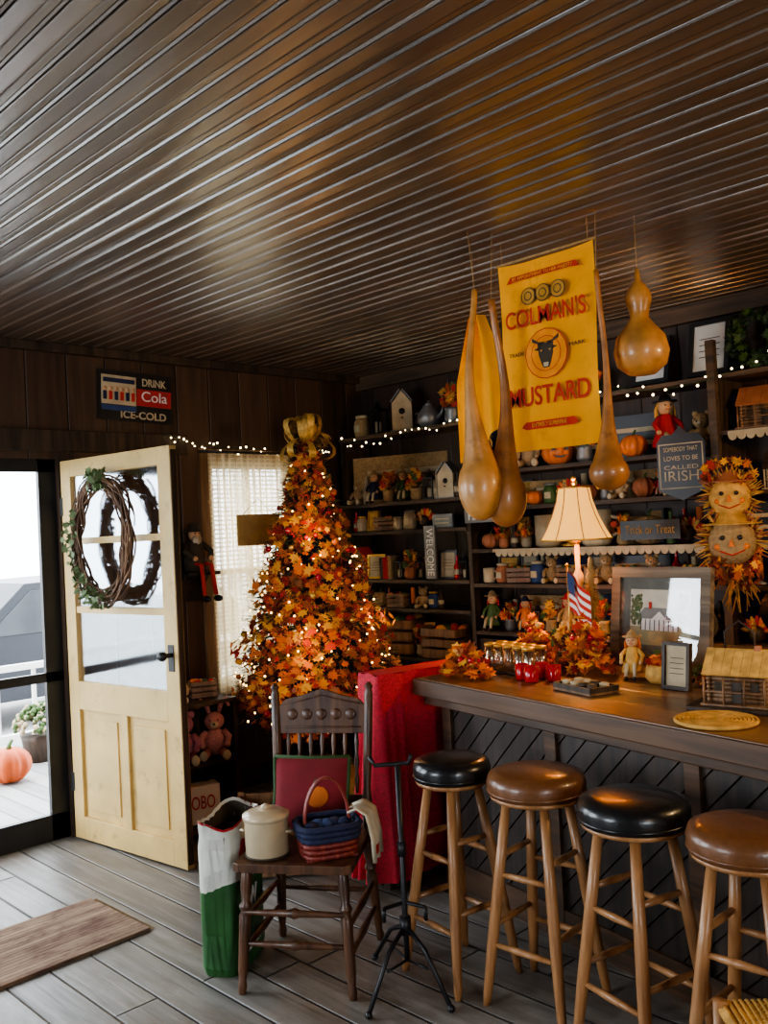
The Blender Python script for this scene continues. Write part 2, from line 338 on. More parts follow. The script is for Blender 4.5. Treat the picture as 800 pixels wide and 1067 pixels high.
mb.make('parked_car',(5.0,10.0,-.42),bevel=.04)
# ------------------------------------------------------------------ tin sign
mb=MB(); mb.box((0,0,0),(.48,.012,.29),black); mb.box((-.11,-.008,.03),(.22,.004,.17),offwhite); mb.box((.12,-.008,.0),(.23,.004,.10),pbr('sign_red',(.42,.03,.03),.5,dirt=((.12,.04,.03),16)))
mb.box((-.11,-.0085,-.075),(.22,.004,.03),blue)
for k in range(6):
    mb.sph((-.2+.036*k,-.011,.035),(.011,.003,.014),skin,seg=8,rings=5); mb.box((-.2+.036*k,-.011,-.005),(.022,.003,.05),redprint if k%2 else navy)
mb.box((-.11,-.011,.085),(.20,.003,.025),navy)
sg=mb.make('tin_soda_sign',(2.765,D-.014,2.455),rot=(0,math.radians(2),0))
text('lettering_1','DRINK',.16,.045,(.12,-.008,.09),RF,offwhite,sg,bold=.002); text('lettering_2','Cola',.17,.06,(.12,-.011,.005),RF,white,sg); text('lettering_3','ICE-COLD',.30,.045,(.05,-.008,-.11),RF,offwhite,sg,bold=.002)
# ------------------------------------------------------------------ fairy lights
def string_lights(name,pts,n,mat=coolbulb,r=.006,sag=.02):
    mb=MB(); P=[Vector(p) for p in pts]; full=[]
    for a,b in zip(P[:-1],P[1:]):
        for i in range(10):
            t=i/10; q=a.lerp(b,t); q.z-=sag*math.sin(math.pi*t); full.append(q)
    full.append(P[-1]); mb.tube(full,.0022,dgreen,5)
    for k in range(n):
        u=(k+ru(.2,.8))/n*(len(full)-1); i=int(u); q=full[i].lerp(full[i+1],u-i); mb.sph(q+Vector((ru(-.01,.01),ru(-.01,.0),ru(-.035,.02))),r*ru(.7,1.2),mat,seg=7,rings=5)
    return mb.make(name)
string_lights('fairy_lights',[(2.95,D-.05,2.24),(3.25,D-.05,2.19),(3.6,D-.05,2.18),(4.0,D-.05,2.16),(4.25,D-.05,2.2)],40)
string_lights('fairy_lights',[(4.28,4.75,2.24),(4.29,4.4,2.21),(4.29,4.0,2.25),(4.29,3.65,2.26)],20)
string_lights('fairy_lights',[(4.28,3.4,2.36),(4.28,3.0,2.24),(4.28,2.6,2.31),(4.28,2.2,2.24),(4.28,1.75,2.33),(4.28,1.3,2.26)],38)
# ------------------------------------------------------------------ shelves
LZ=[2.25,1.78,1.59,1.26,1.07,.75,.35]
mb=MB()
for z in LZ: mb.b2((4.33,3.66,z-.022),(4.60,4.80,z),shelfwood)
for y in (3.645,4.78): mb.b2((4.34,y-.015,0),(4.60,y+.015,2.25),darkwood)
mb.make('wooden_shelf_unit')
mb=MB()
for z in [2.28,1.92,1.70,1.45,1.24,.95]: mb.b2((4.33,2.03,z-.022),(4.60,3.62,z),shelfwood)
for z in [2.28,2.0,1.70,1.455,1.24,.95]: mb.b2((4.33,-.2,z-.022),(4.60,2.03,z),shelfwood)
for y in (2.02,.6): mb.b2((4.34,y-.02,0),(4.60,y+.02,2.28),darkwood)
mb.b2((4.30,2.005,1.24),(4.34,2.045,2.45),shelfwood)
mb.b2((4.36,-.2,.0),(4.58,3.62,.9),darkwood)
mb.make('wooden_wall_shelves')
def scallop(name,y0,y1,z):
    mb=MB(); w=.045; n=int((y1-y0)/w); mb.b2((4.315,y0,z-.015),(4.325,y1,z+.004),offwhite)
    for i in range(n):
        c=y0+(i+.5)*w; poly=[(c+w/2*math.cos(a),z-.014-.028*math.sin(a)) for a in [math.pi*k/8 for k in range(9)]]
        vs=[(4.315,a,b) for a,b in poly]+[(4.322,a,b) for a,b in poly]; mb.add(vs,[tuple(range(9)),tuple(range(17,8,-1))]+[(k,k+9,k+10,k+1) for k in range(8)],offwhite)
    mb.make(name)
scallop('scalloped_shelf_trim',2.08,3.45,1.445); scallop('scalloped_shelf_trim',.7,1.98,1.455); scallop('scalloped_shelf_trim',.7,1.96,1.99)
# ---------------- item generators (front = -Y, origin bottom centre)
def g_jar(h=.11):
    mb=MB(); r=h*.36; m=random.choice([cloudy,burlap,terracotta,blue,redglass,darkwood,straw,green]); mb.lathe([(r*.8,0),(r,h*.1),(r,h*.7),(r*.75,h*.82),(r*.7,h*.86)],m); mb.lathe([(r*.8,h*.86),(r*.82,h*.97),(r*.5,h)],random.choice([gold,offwhite,grey,red])); mb.box((0,-r*.97,h*.4),(r*.9,r*.12,h*.3),offwhite); return 'lidded_jar',mb,r
def g_bottle(h=.15):
    mb=MB(); r=h*.16; m=random.choice([offwhite,green,terracotta,darkwood,cloudy,redglass]); mb.lathe([(r*.9,0),(r,h*.05),(r,h*.55),(r*.4,h*.72),(r*.35,h*.95),(r*.42,h)],m); mb.cyl((0,0,h*.2),r*1.02,h*.22,offwhite); return 'glass_bottle',mb,r
def g_pumpkin(h=.10):
    r=h*.5; return 'decorative_pumpkin',pumpkin(r,random.choice([orange,orange,terracotta,burlap])),r
def g_jack(h=.12):
    r=h*.55; mb=pumpkin(r)
    for sx in(-1,1): mb.prism([(sx*r*.4-r*.16,r*.85),(sx*r*.4+r*.16,r*.85),(sx*r*.4,r*1.15)],r*.1,black,Matrix.Translation((0,-r*.98,0)))
    mb.prism([(-r*.45,r*.6),(-r*.2,r*.4),(r*.2,r*.4),(r*.45,r*.6),(.15*r,r*.52),(-.15*r,r*.52)],r*.1,black,Matrix.Translation((0,-r*1.0,0))); return 'jack_o_lantern',mb,r
def g_doll(h=.24,dress=None,hat=None,hair=None):
    mb=MB(); d=dress or random.choice([red,blue,orange,burlap,burlap,navy,green,straw]); hr=hair or random.choice([straw,orange,darkwood,redprint]); ht=hat or random.choice([burlap,red,navy,orange,straw])
    for s in(-1,1):
        mb.tube([(s*.05*h,-.02*h,.36*h),(s*.08*h,-.22*h,.28*h),(s*.09*h,-.3*h,.06*h)],[.05*h,.04*h,.035*h],offwhite,7); mb.sph((s*.09*h,-.33*h,.04*h),(.045*h,.075*h,.04*h),darkwood)
        mb.tube([(s*.1*h,0,.6*h),(s*.22*h,-.05*h,.48*h),(s*.2*h,-.16*h,.36*h)],[.05*h,.045*h,.035*h],d,7); mb.sph((s*.2*h,-.18*h,.34*h),.04*h,skin)
    mb.lathe([(.24*h,.12*h),(.23*h,.2*h),(.13*h,.5*h),(.11*h,.62*h),(.05*h,.66*h)],d,lobes=8,lob=.1,seg=32)
    mb.sph((0,0,.77*h),(.125*h,.12*h,.135*h),skin)
    for s in(-1,1): mb.sph((s*.045*h,-.115*h,.79*h),.014*h,black,seg=6,rings=4)
    mb.sph((0,-.125*h,.765*h),.015*h,orange,seg=6,rings=4); mb.tube([(-.04*h,-.11*h,.73*h),(0,-.122*h,.715*h),(.04*h,-.11*h,.73*h)],.006*h,red,4)
    for k in range(14):
        a=ru(.2,2.94); mb.tube([(.11*h*math.cos(a),.06*h*math.sin(a),.85*h),(.17*h*math.cos(a),.09*h*math.sin(a),.72*h),(.17*h*math.cos(a),.08*h*math.sin(a),.6*h)],.02*h,hr,5)
    mb.lathe([(.2*h,.85*h),(.2*h,.865*h),(.11*h,.875*h),(.08*h,.95*h),(.02*h,1.0*h)],ht); return 'rag_doll',mb,h*.24
def g_plush(h=.2,m=None,ears='round'):
    mb=MB(); m=m or random.choice([tan,mauve,burlap,burlap])
    mb.sph((0,0,.3*h),(.22*h,.19*h,.27*h),m); mb.sph((0,-.02*h,.7*h),(.2*h,.18*h,.18*h),m); mb.sph((0,-.18*h,.65*h),(.09*h,.08*h,.07*h),offwhite); mb.sph((0,-.255*h,.675*h),.025*h,black,seg=8,rings=5)
    for s in(-1,1):
        if ears=='long': mb.tube([(s*.09*h,0,.84*h),(s*.15*h,-.01*h,1.05*h),(s*.24*h,-.06*h,1.12*h),(s*.30*h,-.1*h,.98*h)],[.04*h,.06*h,.06*h,.03*h],m,8)
        else: mb.sph((s*.15*h,0,.87*h),(.075*h,.04*h,.075*h),m)
        mb.sph((s*.075*h,-.175*h,.74*h),.02*h,black,seg=6,rings=4)
        mb.tube([(s*.17*h,-.02*h,.48*h),(s*.27*h,-.1*h,.38*h),(s*.24*h,-.2*h,.28*h)],[.08*h,.07*h,.06*h],m,8); mb.sph((s*.24*h,-.21*h,.27*h),.065*h,m)
        mb.tube([(s*.13*h,-.05*h,.12*h),(s*.2*h,-.25*h,.09*h),(s*.22*h,-.36*h,.09*h)],[.1*h,.085*h,.08*h],m,8); mb.sph((s*.22*h,-.38*h,.1*h),(.08*h,.05*h,.1*h),offwhite)
    return ('plush_rabbit' if ears=='long' else 'plush_bear'),mb,h*.3
def g_birdhouse(h=.22,m=None,rm=None):
    mb=MB(); m=m or random.choice([offwhite,midwood,burlap,terracotta]); rm=rm or random.choice([darkwood,grey,redprint]); w=h*.45; mb.box((0,0,h*.32),(w,w*.8,h*.62),m)
    mb.prism([(-w/2,h*.63),(w/2,h*.63),(0,h*.92)],w*.8,m,Matrix.Translation((0,-w*.4,0)))
    for s in(-1,1): mb.box((s*w*.3,0,h*.80),(w*.78,w*1.1,h*.03),rm,rot=(0,s*math.atan2(h*.29,w/2),0))
    mb.cyl((0,-w*.385,h*.45),h*.07,.004,black,rot=(math.pi/2,0,0)); mb.tube([(0,-w*.4,h*.3),(0,-w*.62,h*.3)],h*.018,darkwood,6); mb.box((0,0,.01*h),(w*1.2,w,h*.03),rm); return 'birdhouse',mb,w*.6
def g_frame(w=.16,h=.2,fm=None,pm=None,tilt=.12,name='picture_frame'):
    mb=MB(); fm=fm or random.choice([darkwood,midwood,gold,black]); pm=pm or random.choice([offwhite,burlap,straw]); b=w*.11
    mb.T=rm4(-tilt,0,0)
    for a,c in [((-w/2,0),(-w/2+b,h)),((w/2-b,0),(w/2,h)),((-w/2+b,0),(w/2-b,b)),((-w/2+b,h-b),(w/2-b,h))]: mb.b2((a[0],-.012,a[1]),(c[0],.01,c[1]),fm)
    mb.b2((-w/2+b,-.001,b),(w/2-b,.006,h-b),pm)
    for k in range(4): mb.b2((-w*.25,-.0015,h*(.33+.11*k)),(w*.25,-.001,h*(.345+.11*k)),darkprint)
    mb.T=Matrix.Identity(4); return name,mb,w/2
def g_lantern(h=.2):
    mb=MB(); w=h*.36; mb.box((0,0,h*.04),(w,w,h*.06),black); mb.box((0,0,h*.68),(w,w,h*.05),black)
    for x in(-1,1):
        for y in(-1,1): mb.box((x*w*.44,y*w*.44,h*.36),(w*.1,w*.1,h*.62),black)
    mb.cyl((0,0,h*.07),w*.24,h*.3,offwhite); mb.lathe([(w*.5,h*.7),(w*.15,h*.86),(w*.06,h*.88)],black,seg=4,smooth=False); mb.tube([(-w*.2,0,h*.84),(0,0,h),(w*.2,0,h*.84)],h*.012,black,5); return 'candle_lantern',mb,w*.55
def g_book(h=.16):
    mb=MB(); x=-.05
    for k in range(4):
        t=ru(.018,.03); hh=h*ru(.8,1); mb.box((x+t/2,0,hh/2),(t*.94,.11,hh),random.choice([red,navy,darkwood,green,burlap])); x+=t
    return 'row_of_books',mb,.06
def g_mug(h=.09):
    mb=MB(); r=h*.42; m=random.choice([offwhite,red,blue,cloudy]); mb.lathe([(r*.8,0),(r,h*.1),(r,h),(r*.9,h),(r*.88,h*.2)],m); mb.tube([(r*.95,0,h*.8),(r*1.5,0,h*.75),(r*1.5,0,h*.35),(r*.95,0,h*.25)],h*.06,m,7); return 'coffee_mug',mb,r*1.3
def g_teapot(h=.14):
    mb=MB(); m=random.choice([grey,blue,offwhite,red]); r=h*.45; mb.lathe([(r*.6,0),(r,h*.25),(r*.95,h*.5),(r*.5,h*.75),(r*.5,h*.8)],m); mb.lathe([(r*.5,h*.8),(r*.2,h*.92),(r*.12,h*.95),(r*.14,h)],m); mb.tube([(r*.8,0,h*.3),(r*1.4,0,h*.5),(r*1.6,0,h*.75)],[r*.2,r*.14,r*.1],m,8); mb.tube([(-r*.8,0,h*.6),(-r*1.5,0,h*.6),(-r*1.5,0,h*.25),(-r*.85,0,h*.2)],r*.09,m,7); return 'teapot',mb,r*1.6
def g_candle(h=.12):
    mb=MB(); mb.lathe([(h*.26,0),(h*.28,h*.05),(h*.1,h*.12),(h*.1,h*.18),(h*.16,h*.2)],random.choice([gold,black,grey])); mb.cyl((0,0,h*.2),h*.1,h*.75,random.choice([offwhite,red,orange])); mb.tube([(0,0,h*.94),(0,0,h)],h*.012,black,4); return 'candlestick',mb,h*.28
def g_crate(h=.1):
    mb=MB(); w=h*1.4
    for z in (.2,.5,.8):
        for s in(-1,1): mb.box((0,s*w*.35,h*z),(w,.008,h*.22),midwood); mb.box((s*w*.49,0,h*z),(.008,w*.7,h*.22),midwood)
    mb.box((0,0,.01),(w,w*.7,.012),midwood)
    for k in range(8): mb.sph((ru(-.4,.4)*w,ru(-.25,.25)*w,h*.85),h*.17,random.choice([orange,redprint,straw,green]),seg=8,rings=6)
    return 'small_wooden_crate',mb,w*.55
def g_turkey(h=.14):
    mb=MB(); mb.sph((0,0,h*.35),(h*.25,h*.28,h*.3),darkwood)
    for k in range(9):
        a=math.radians(10+20*k); mb.sph((math.cos(a)*h*.38,.1*h,h*.4+math.sin(a)*h*.38),(h*.09,.03*h,h*.22),[orange,redprint,straw][k%3],rot=(0,math.pi/2-a,0),seg=8,rings=6)
    mb.tube([(0,-.2*h,h*.4),(0,-.3*h,h*.6),(0,-.3*h,h*.7)],[h*.1,.07*h,.06*h],tan); mb.sph((0,-.32*h,h*.74),h*.09,tan); mb.sph((0,-.42*h,.72*h),(.03*h,.06*h,.03*h),straw,seg=6,rings=4); return 'turkey_figurine',mb,h*.5
lm=[pbr('maple_orange',(.72,.17,.012),.65),pbr('maple_red',(.45,.035,.012),.65),pbr('maple_gold',(.80,.36,.03),.65),pbr('maple_rust',(.32,.085,.018),.65)]
def g_floral(h=.2):
    mb=MB(); mb.lathe([(h*.14,0),(h*.2,h*.1),(h*.17,h*.3),(h*.2,h*.36)],random.choice([cloudy,terracotta,burlap,grey]))
    for k in range(46):
        a=ru(0,6.28); e=ru(0,1.5); r=h*.33*ru(.4,1); mb.leaf((r*math.cos(e)*math.cos(a),r*math.cos(e)*math.sin(a),h*.42+r*1.5*math.sin(e)),ru(.18,.3)*h,random.choice(lm+[straw,green]),rm4(ru(0,6),ru(0,6),ru(0,6)))
    return 'autumn_flower_arrangement',mb,h*.3
def g_sign(w=.16):
    mb=MB(); h=w*ru(.35,.6); m=random.choice([black,redprint,grey,burlap,navy]); mb.box((0,0,h/2),(w,.015,h),m)
    for k in range(2): mb.box((0,-.009,h*(.35+.3*k)),(w*.7,.003,h*.10),offwhite)
    return 'small_painted_sign',mb,w/2
def place(g,loc,rz=-math.pi/2,name=None):
    n,mb,r=g; return mb.make(name or n,loc,rz)
def fill(y0,y1,z,hmax,gens,x=4.41,gap=(.0,.010),jit=.012):
    y=y1; last=-1
    while y>y0+.05:
        gi=random.randrange(len(gens))
        if gi==last: gi=(gi+1)%len(gens)
        last=gi; n,mb,r=gens[gi]()
        zmax=max(v[2] for v in mb.v)
        k=1
        if zmax>hmax or (zmax<hmax*.5 and zmax<.12): k=hmax*ru(.7,1)/zmax
        if k!=1: mb.v=[(a*k,b*k,c*k) for a,b,c in mb.v]; r*=k
        if y-2*r<y0: break
        ym=max(v[1] for v in mb.v); xx=min(x+ru(-jit,jit),4.605-ym)
        y-=r; mb.make(n,(xx,y,z+.001),-math.pi/2+ru(-.15,.5)); y-=r+ru(*gap)
L=[lambda:g_jar(ru(.10,.16)),lambda:g_bottle(ru(.14,.22)),lambda:g_doll(ru(.2,.28)),lambda:g_plush(ru(.16,.24)),lambda:g_frame(ru(.1,.16),ru(.13,.2)),lambda:g_lantern(ru(.16,.24)),lambda:g_mug(),lambda:g_teapot(),lambda:g_birdhouse(ru(.18,.26)),lambda:g_candle(ru(.12,.2)),lambda:g_pumpkin(ru(.09,.14)),lambda:g_book(),lambda:g_crate(),lambda:g_turkey(),lambda:g_floral(ru(.16,.24)),lambda:g_sign(ru(.12,.18))]
S=[L[0],L[1],L[6],L[7],L[9],L[10],L[12],L[4],L[3],L[15],L[14],L[13]]
def back(y0,y1,z,hm):
    fill(y0,y1,z,hm,[L[4],L[15],L[1],L[9],L[4]],x=4.562,jit=.003,gap=(.0,.04))
# left unit
place(g_birdhouse(.30,offwhite,grey),(4.44,4.26,2.252),-.9)
place(g_lantern(.26),(4.44,4.50,2.252)); place(g_teapot(.18),(4.44,4.02,2.252)); place(g_floral(.28),(4.42,3.80,2.252),-.8); place(g_jar(.16),(4.44,4.66,2.252))
fill(3.68,4.76,1.781,.36,[L[2],L[3],L[1],L[8],L[5],L[14],L[2]]); back(3.68,4.76,1.781,.42)
fill(3.68,4.76,1.591,.15,S); fill(3.68,4.76,1.261,.28,[L[2],L[4],L[5],L[11],L[8],L[1],L[14]]); back(3.68,4.76,1.261,.3); fill(3.68,4.76,1.071,.15,S); fill(3.68,4.76,.751,.27,[L[3],L[2],L[12],L[0],L[14]]); back(3.68,4.76,.751,.28); fill(3.68,4.76,.351,.3,[L[12],L[0],L[5]])
# right unit
place(g_plush(.2,burlap),(4.44,3.5,2.281)); fill(2.62,3.4,2.281,.32,[L[2],L[8],L[5],L[3],L[14]])
for y,w_,h_ in ((2.13,.22,.30),(2.46,.22,.26)): place(g_frame(w_,h_,black,white,.22,'framed_certificate'),(4.50,y,2.31))
place(g_jack(.17),(4.42,3.02,1.921),-.8); place(g_pumpkin(.15),(4.40,2.52,1.921)); place(g_doll(.32,red,black,straw),(4.42,2.335,1.921),-.7); place(g_plush(.22,burlap),(4.44,2.15,1.921))
fill(3.12,3.6,1.921,.3,[L[2],L[3],L[8],L[5]]); fill(2.62,2.9,1.921,.3,[L[2],L[14],L[3]]); back(2.08,3.6,1.921,.3)
fill(2.08,3.6,1.701,.19,[L[10],L[2],L[3],L[0],L[13],L[10],L[14]]); back(2.08,3.6,1.701,.19)
fill(2.08,3.6,1.451,.2,[L[0],L[4],L[9],L[10],L[13],L[6],L[1],L[14]]); back(2.08,3.6,1.451,.2)
fill(2.08,3.6,1.241,.18,[L[10],L[14],L[0],L[12],L[6],L[3]]); back(2.08,3.6,1.241,.18); fill(2.08,3.6,.951,.25,[L[2],L[10],L[12],L[5],L[14]]); back(2.08,3.6,.951,.25)
fill(.75,1.55,1.701,.25,L); fill(.75,1.70,2.281,.3,L)
for z,hm in ((1.456,.2),(1.241,.18),(.951,.25)): fill(.75,1.98,z,hm,L); back(.75,1.98,z,hm)
def cabin(w,h,m,rm,porch_=True):
    mb=MB(); d=w*.6
    for k in range(7):
        z=h*.04+h*.075*(k+.5)
        for s in(-1,1): mb.tube([(-w/2,s*d/2,z),(w/2,s*d/2,z)],h*.04,m,7); mb.tube([(s*w*.47,-d/2-.01,z),(s*w*.47,d/2+.01,z)],h*.04,m,7)
    mb.b2((-w*.46,-d*.48,0),(w*.46,d*.48,h*.57),m)
    mb.prism([(-d*.5,h*.56),(d*.5,h*.56),(0,h*.88)],w*.94,m,Matrix.Translation((-w*.47,0,0))@rm4(0,0,-math.pi/2))
    for s in(-1,1):
        for q in range(7): mb.box((-w*.48+w*.16*q,s*d*.36,h*.74),(w*.155,d*.95,h*.035),rm,rot=(-s*math.atan2(h*.34,d*.55),0,0))
    mb.box((0,-d*.53,h*.2),(w*.16,.01,h*.4),darkwood)
    for x in(-.3,.3): mb.box((x*w,-d*.53,h*.32),(w*.14,.01,h*.16),darkprint)
    mb.box((w*.3,0,h*.9),(w*.1,w*.1,h*.25),terracotta)
    if porch_:
        mb.b2((-w*.56,-d*.9,0),(w*.56,-d*.45,h*.03),m)
        for x in(-.5,-.17,.17,.5): mb.tube([(x*w,-d*.85,0),(x*w,-d*.85,h*.5)],h*.022,m,6)
        mb.tube([(-.5*w,-d*.85,h*.25),(.5*w,-d*.85,h*.25)],h*.015,m,6)
    return 'toy_log_cabin',mb,w*.6
place(cabin(.24,.22,midwood,terracotta),(4.48,1.82,2.001),-1.4); place(g_jar(.14),(4.44,1.58,2.001)); place(g_doll(.22),(4.44,1.43,2.001))
place(cabin(.22,.19,offwhite,darkwood),(4.48,1.72,1.701),-1.4,'toy_barn')
mb=MB(); mb.box((0,0,0),(.40,.015,.085),grey); s1=mb.make('wooden_word_sign',(4.28,3.42,1.655),-math.pi/2); text('lettering','HAUNTED',.34,.055,(0,-.009,0),RF,white,s1,bold=.002)
mb=MB(); mb.box((0,0,-.02),(.24,.012,.24),black); mb.prism([(-.12,.10),(.12,.10),(.09,.14),(.04,.14),(0,.18),(-.04,.14),(-.09,.14)],.012,black,Matrix.Translation((0,-.006,0)))
mb.prism([(-.11,-.14),(.11,-.14),(0,-.19)],.012,black,Matrix.Translation((0,-.006,0)))
for a,b in [((-.11,-.13),(.11,-.125)),((-.11,.09),(.11,.095)),((-.11,-.13),(-.105,.095)),((.105,-.13),(.11,.095))]: mb.b2((a[0],-.008,a[1]),(b[0],-.006,b[1]),offwhite)
s2=mb.make('chalkboard_sign',(4.24,2.17,1.86),-math.pi/2+.15)
for i,(tx,hh) in enumerate([('SOMEBODY THAT',.022),('LOVES TO BE',.022),('CALLED',.020),('IRISH',.05)]): text('lettering_%d'%i,tx,.17,hh,(0,-.008,.065-.045*i),RF,offwhite,s2)
mb=MB(); mb.box((0,0,0),(.34,.012,.10),black); s3=mb.make('halloween_sign',(4.31,2.40,1.53),-math.pi/2); text('lettering','Trick or Treat',.28,.045,(0,-.008,0),RF,straw,s3)
mb=MB(); mb.box((0,0,0),(.09,.012,.34),grey); s4=mb.make('vertical_wooden_sign',(4.31,3.95,1.44),-math.pi/2); text('lettering','WELCOME',.30,.055,(0,-.008,0),(math.pi/2,math.pi/2,0),white,s4)
mb=MB(); mb.cyl((0,0,0),.12,.012,black,rot=(math.pi/2,0,0),seg=28); s5=mb.make('round_black_sign',(4.1,1.63,1.15),-math.pi/2+.2)
mb=MB(); mb.sph((0,-.016,-.015),(.045,.006,.035),pink)
for k in range(4): mb.sph((-.045+.03*k,-.016,.04+(.012 if k in(1,2) else 0)),(.013,.006,.018),pink)
mb.make('paw_print',parent=s5)
def scarecrow_wreath():
    mb=MB()
    for cz,r in ((.34,.095),(.13,.11)):
        mb.sph((0,-.05,cz),(r,r*.6,r),straw if r<.1 else burlap,seg=18,rings=12)
        for s in(-1,1):
            mb.sph((s*r*.35,-.05-r*.56,cz+r*.2),r*.11,black,seg=8,rings=5); mb.sph((s*r*.55,-.05-r*.47,cz-r*.18),(r*.16,r*.05,r*.14),orange,seg=8,rings=5)
        mb.prism([(-r*.12,cz-.02),(r*.12,cz-.02),(0,cz+r*.15)],.012,orange,Matrix.Translation((0,-.06-r*.6,0)))
        mb.tube([(-r*.5,-.05-r*.46,cz-r*.35),(0,-.05-r*.56,cz-r*.55),(r*.5,-.05-r*.46,cz-r*.35)],r*.035,redprint,5)
        for k in range(150):
            a=ru(-.9,4.04); q=r*ru(.85,1.05); l=r*ru(.3,.7); p=Vector((q*math.cos(a),ru(-.07,0),cz+q*math.sin(a))); mb.tube([p,p+Vector((l*math.cos(a+ru(-.5,.5)),ru(-.03,.03),l*math.sin(a+ru(-.5,.5))))],[.005,.0015],straw if k%3 else terracotta,4)
        mb.lathe([(r*1.25,cz+r*.75),(r*1.2,cz+r*.8),(r*.7,cz+r*.85),(r*.55,cz+r*1.2),(r*.1,cz+r*1.3)],terracotta if r<.1 else straw,c=(0,-.03,0))
    for k in range(90):
        mb.leaf((ru(-.12,.12),ru(-.09,0),ru(-.08,.1)),ru(.04,.07),random.choice(lm),rm4(ru(0,6),ru(0,6),ru(0,6)))
    for k in range(40):
        a=ru(0,6.28); mb.leaf((.11*math.cos(a),ru(-.09,-.02),.46+.05*math.sin(a)),ru(.04,.07),random.choice(lm),rm4(ru(0,6),ru(0,6),ru(0,6)))
    for k in range(26): mb.tube([(ru(-.06,.06),-.02,.04),(ru(-.12,.12),-.03,ru(-.22,-.1))],.003,straw,4)
    return mb
scarecrow_wreath().make('scarecrow_wall_hanging',(4.22,1.92,1.33),-math.pi/2+.35)
# ------------------------------------------------------------------ autumn christmas tree
def Rr(z): return max(.03,min(.335*(2.28-z),.46+(z-.55)*.08))
tree=bpy.data.objects.new('autumn_christmas_tree',None); COL.objects.link(tree); tree.location=(3.44,4.10,0)
mb=MB(); mb.cyl((0,0,0),.035,2.1,darkwood,r2=.01)
for k in range(4): mb.box((.16*math.cos(k*1.57),.16*math.sin(k*1.57),.02),(.36,.04,.03),green,rot=(0,0,k*1.57))
for k in range(520):
    z=ru(.55,2.15); a=ru(0,6.28); R=Rr(z)*ru(.8,.95); p0=Vector((0,0,z+.02)); p1=Vector((R*math.cos(a),R*math.sin(a),z-.03)); mb.tube([p0,p1],[.006,.003],dgreen,4)
mb.make('trunk_and_boughs',parent=tree)
mb=MB()
for k in range(14000):
    z=ru(.50,2.2)
    if rnd()>Rr(z)/.50+.15: continue
    a=ru(0,6.28); R=Rr(z)*ru(.3,1.02); d=Vector((math.cos(a),math.sin(a),0)); p=Vector((R*d.x,R*d.y,z)); l=ru(.04,.07); q=p+Vector((d.x*l+ru(-.03,.03),d.y*l+ru(-.03,.03),ru(-.03,.035)))
    s_=Vector((-d.y,d.x,ru(-1,1))).normalized()*.004; mb.add([p-s_,p+s_,q],[(0,1,2)],dgreen)
mb.make('needles',parent=tree)
mb=MB()
for k in range(5200):
    z=ru(.50,2.16)
    if rnd()>Rr(z)/.50+.1: continue
    a=ru(0,6.28); tier=.88+.15*math.sin(z*20+1.5*math.sin(a*3)); R=Rr(z)*ru(.70,1.12)*tier
    tilt=rm4(ru(-.9,.9)+1.2,ru(-.6,.6),0); Rz=Matrix.Rotation(a+math.pi/2+ru(-.5,.5),4,'Z')
    mb.leaf((R*math.cos(a),R*math.sin(a),z),ru(.038,.075),random.choice([lm[0],lm[0],lm[1],lm[2],lm[3],lm[2],lm[0]]),Rz@tilt)
mb.make('maple_leaves',parent=tree)
mb=MB()
for k in range(150):
    z=ru(.55,2.15); a=ru(0,6.28); R=Rr(z)*ru(.9,1.05)
    if k%3: mb.sph((R*math.cos(a),R*math.sin(a),z),ru(.012,.022),random.choice([redglass,gold,orange]),seg=10,rings=6)
    else:
        for q in range(5): mb.sph((R*math.cos(a)+ru(-.02,.02),R*math.sin(a)+ru(-.02,.02),z+ru(-.02,.02)),.007,redglass,seg=6,rings=4)
mb.make('berries_and_ornaments',parent=tree)
mb=MB()
for k in range(260):
    z=ru(.5,2.2)
    if rnd()>Rr(z)/.50+.3: continue
    a=ru(0,6.28); R=Rr(z)*ru(.8,1.02); mb.sph((R*math.cos(a),R*math.sin(a),z),.0062,warmbulb,seg=6,rings=4)
mb.make('string_of_lights',parent=tree)
goldmesh=pbr('gold_mesh_ribbon',(.60,.36,.09),.5,metal=.3,var=.35,scale=50)
mb=MB()
for k in range(30):
    a=k*2.4+ru(-.15,.15); el=ru(-.7,1.3); l=ru(.11,.20); d=Vector((math.cos(a)*math.cos(el),math.sin(a)*math.cos(el),math.sin(el))); sd=d.cross(Vector((0,0,1))).normalized(); up=sd.cross(d); vs=[];fs=[]
    for i in range(13):
        t=2*math.pi*i/12; c=d*(l*.5*(1-math.cos(t)))+up*(l*.3*math.sin(t)); vs+=[c-sd*.022*(.4+.6*math.sin(t/2)),c+sd*.022*(.4+.6*math.sin(t/2))]
    for i in range(12): fs.append((2*i,2*i+1,2*i+3,2*i+2))
    mb.add(vs,fs,goldmesh,True)
mb.make('mesh_bow',(0,0,2.13),parent=tree)
mb=MB(); vs=[(0,0,.33)]; fs=[]
for i in range(48):
    a=2*math.pi*i/48; vs+=[(.16*math.cos(a),.16*math.sin(a),.26),((.38+.03*math.sin(a*8))*math.cos(a),(.38+.03*math.sin(a*8))*math.sin(a),.012)]
for i in range(48):
    j=(i+1)%48; fs+= [(0,1+2*i,1+2*j),(1+2*i,2+2*i,2+2*j,1+2*j)]
mb.add(vs,fs,burlap,True); mb.make('tree_skirt',parent=tree)
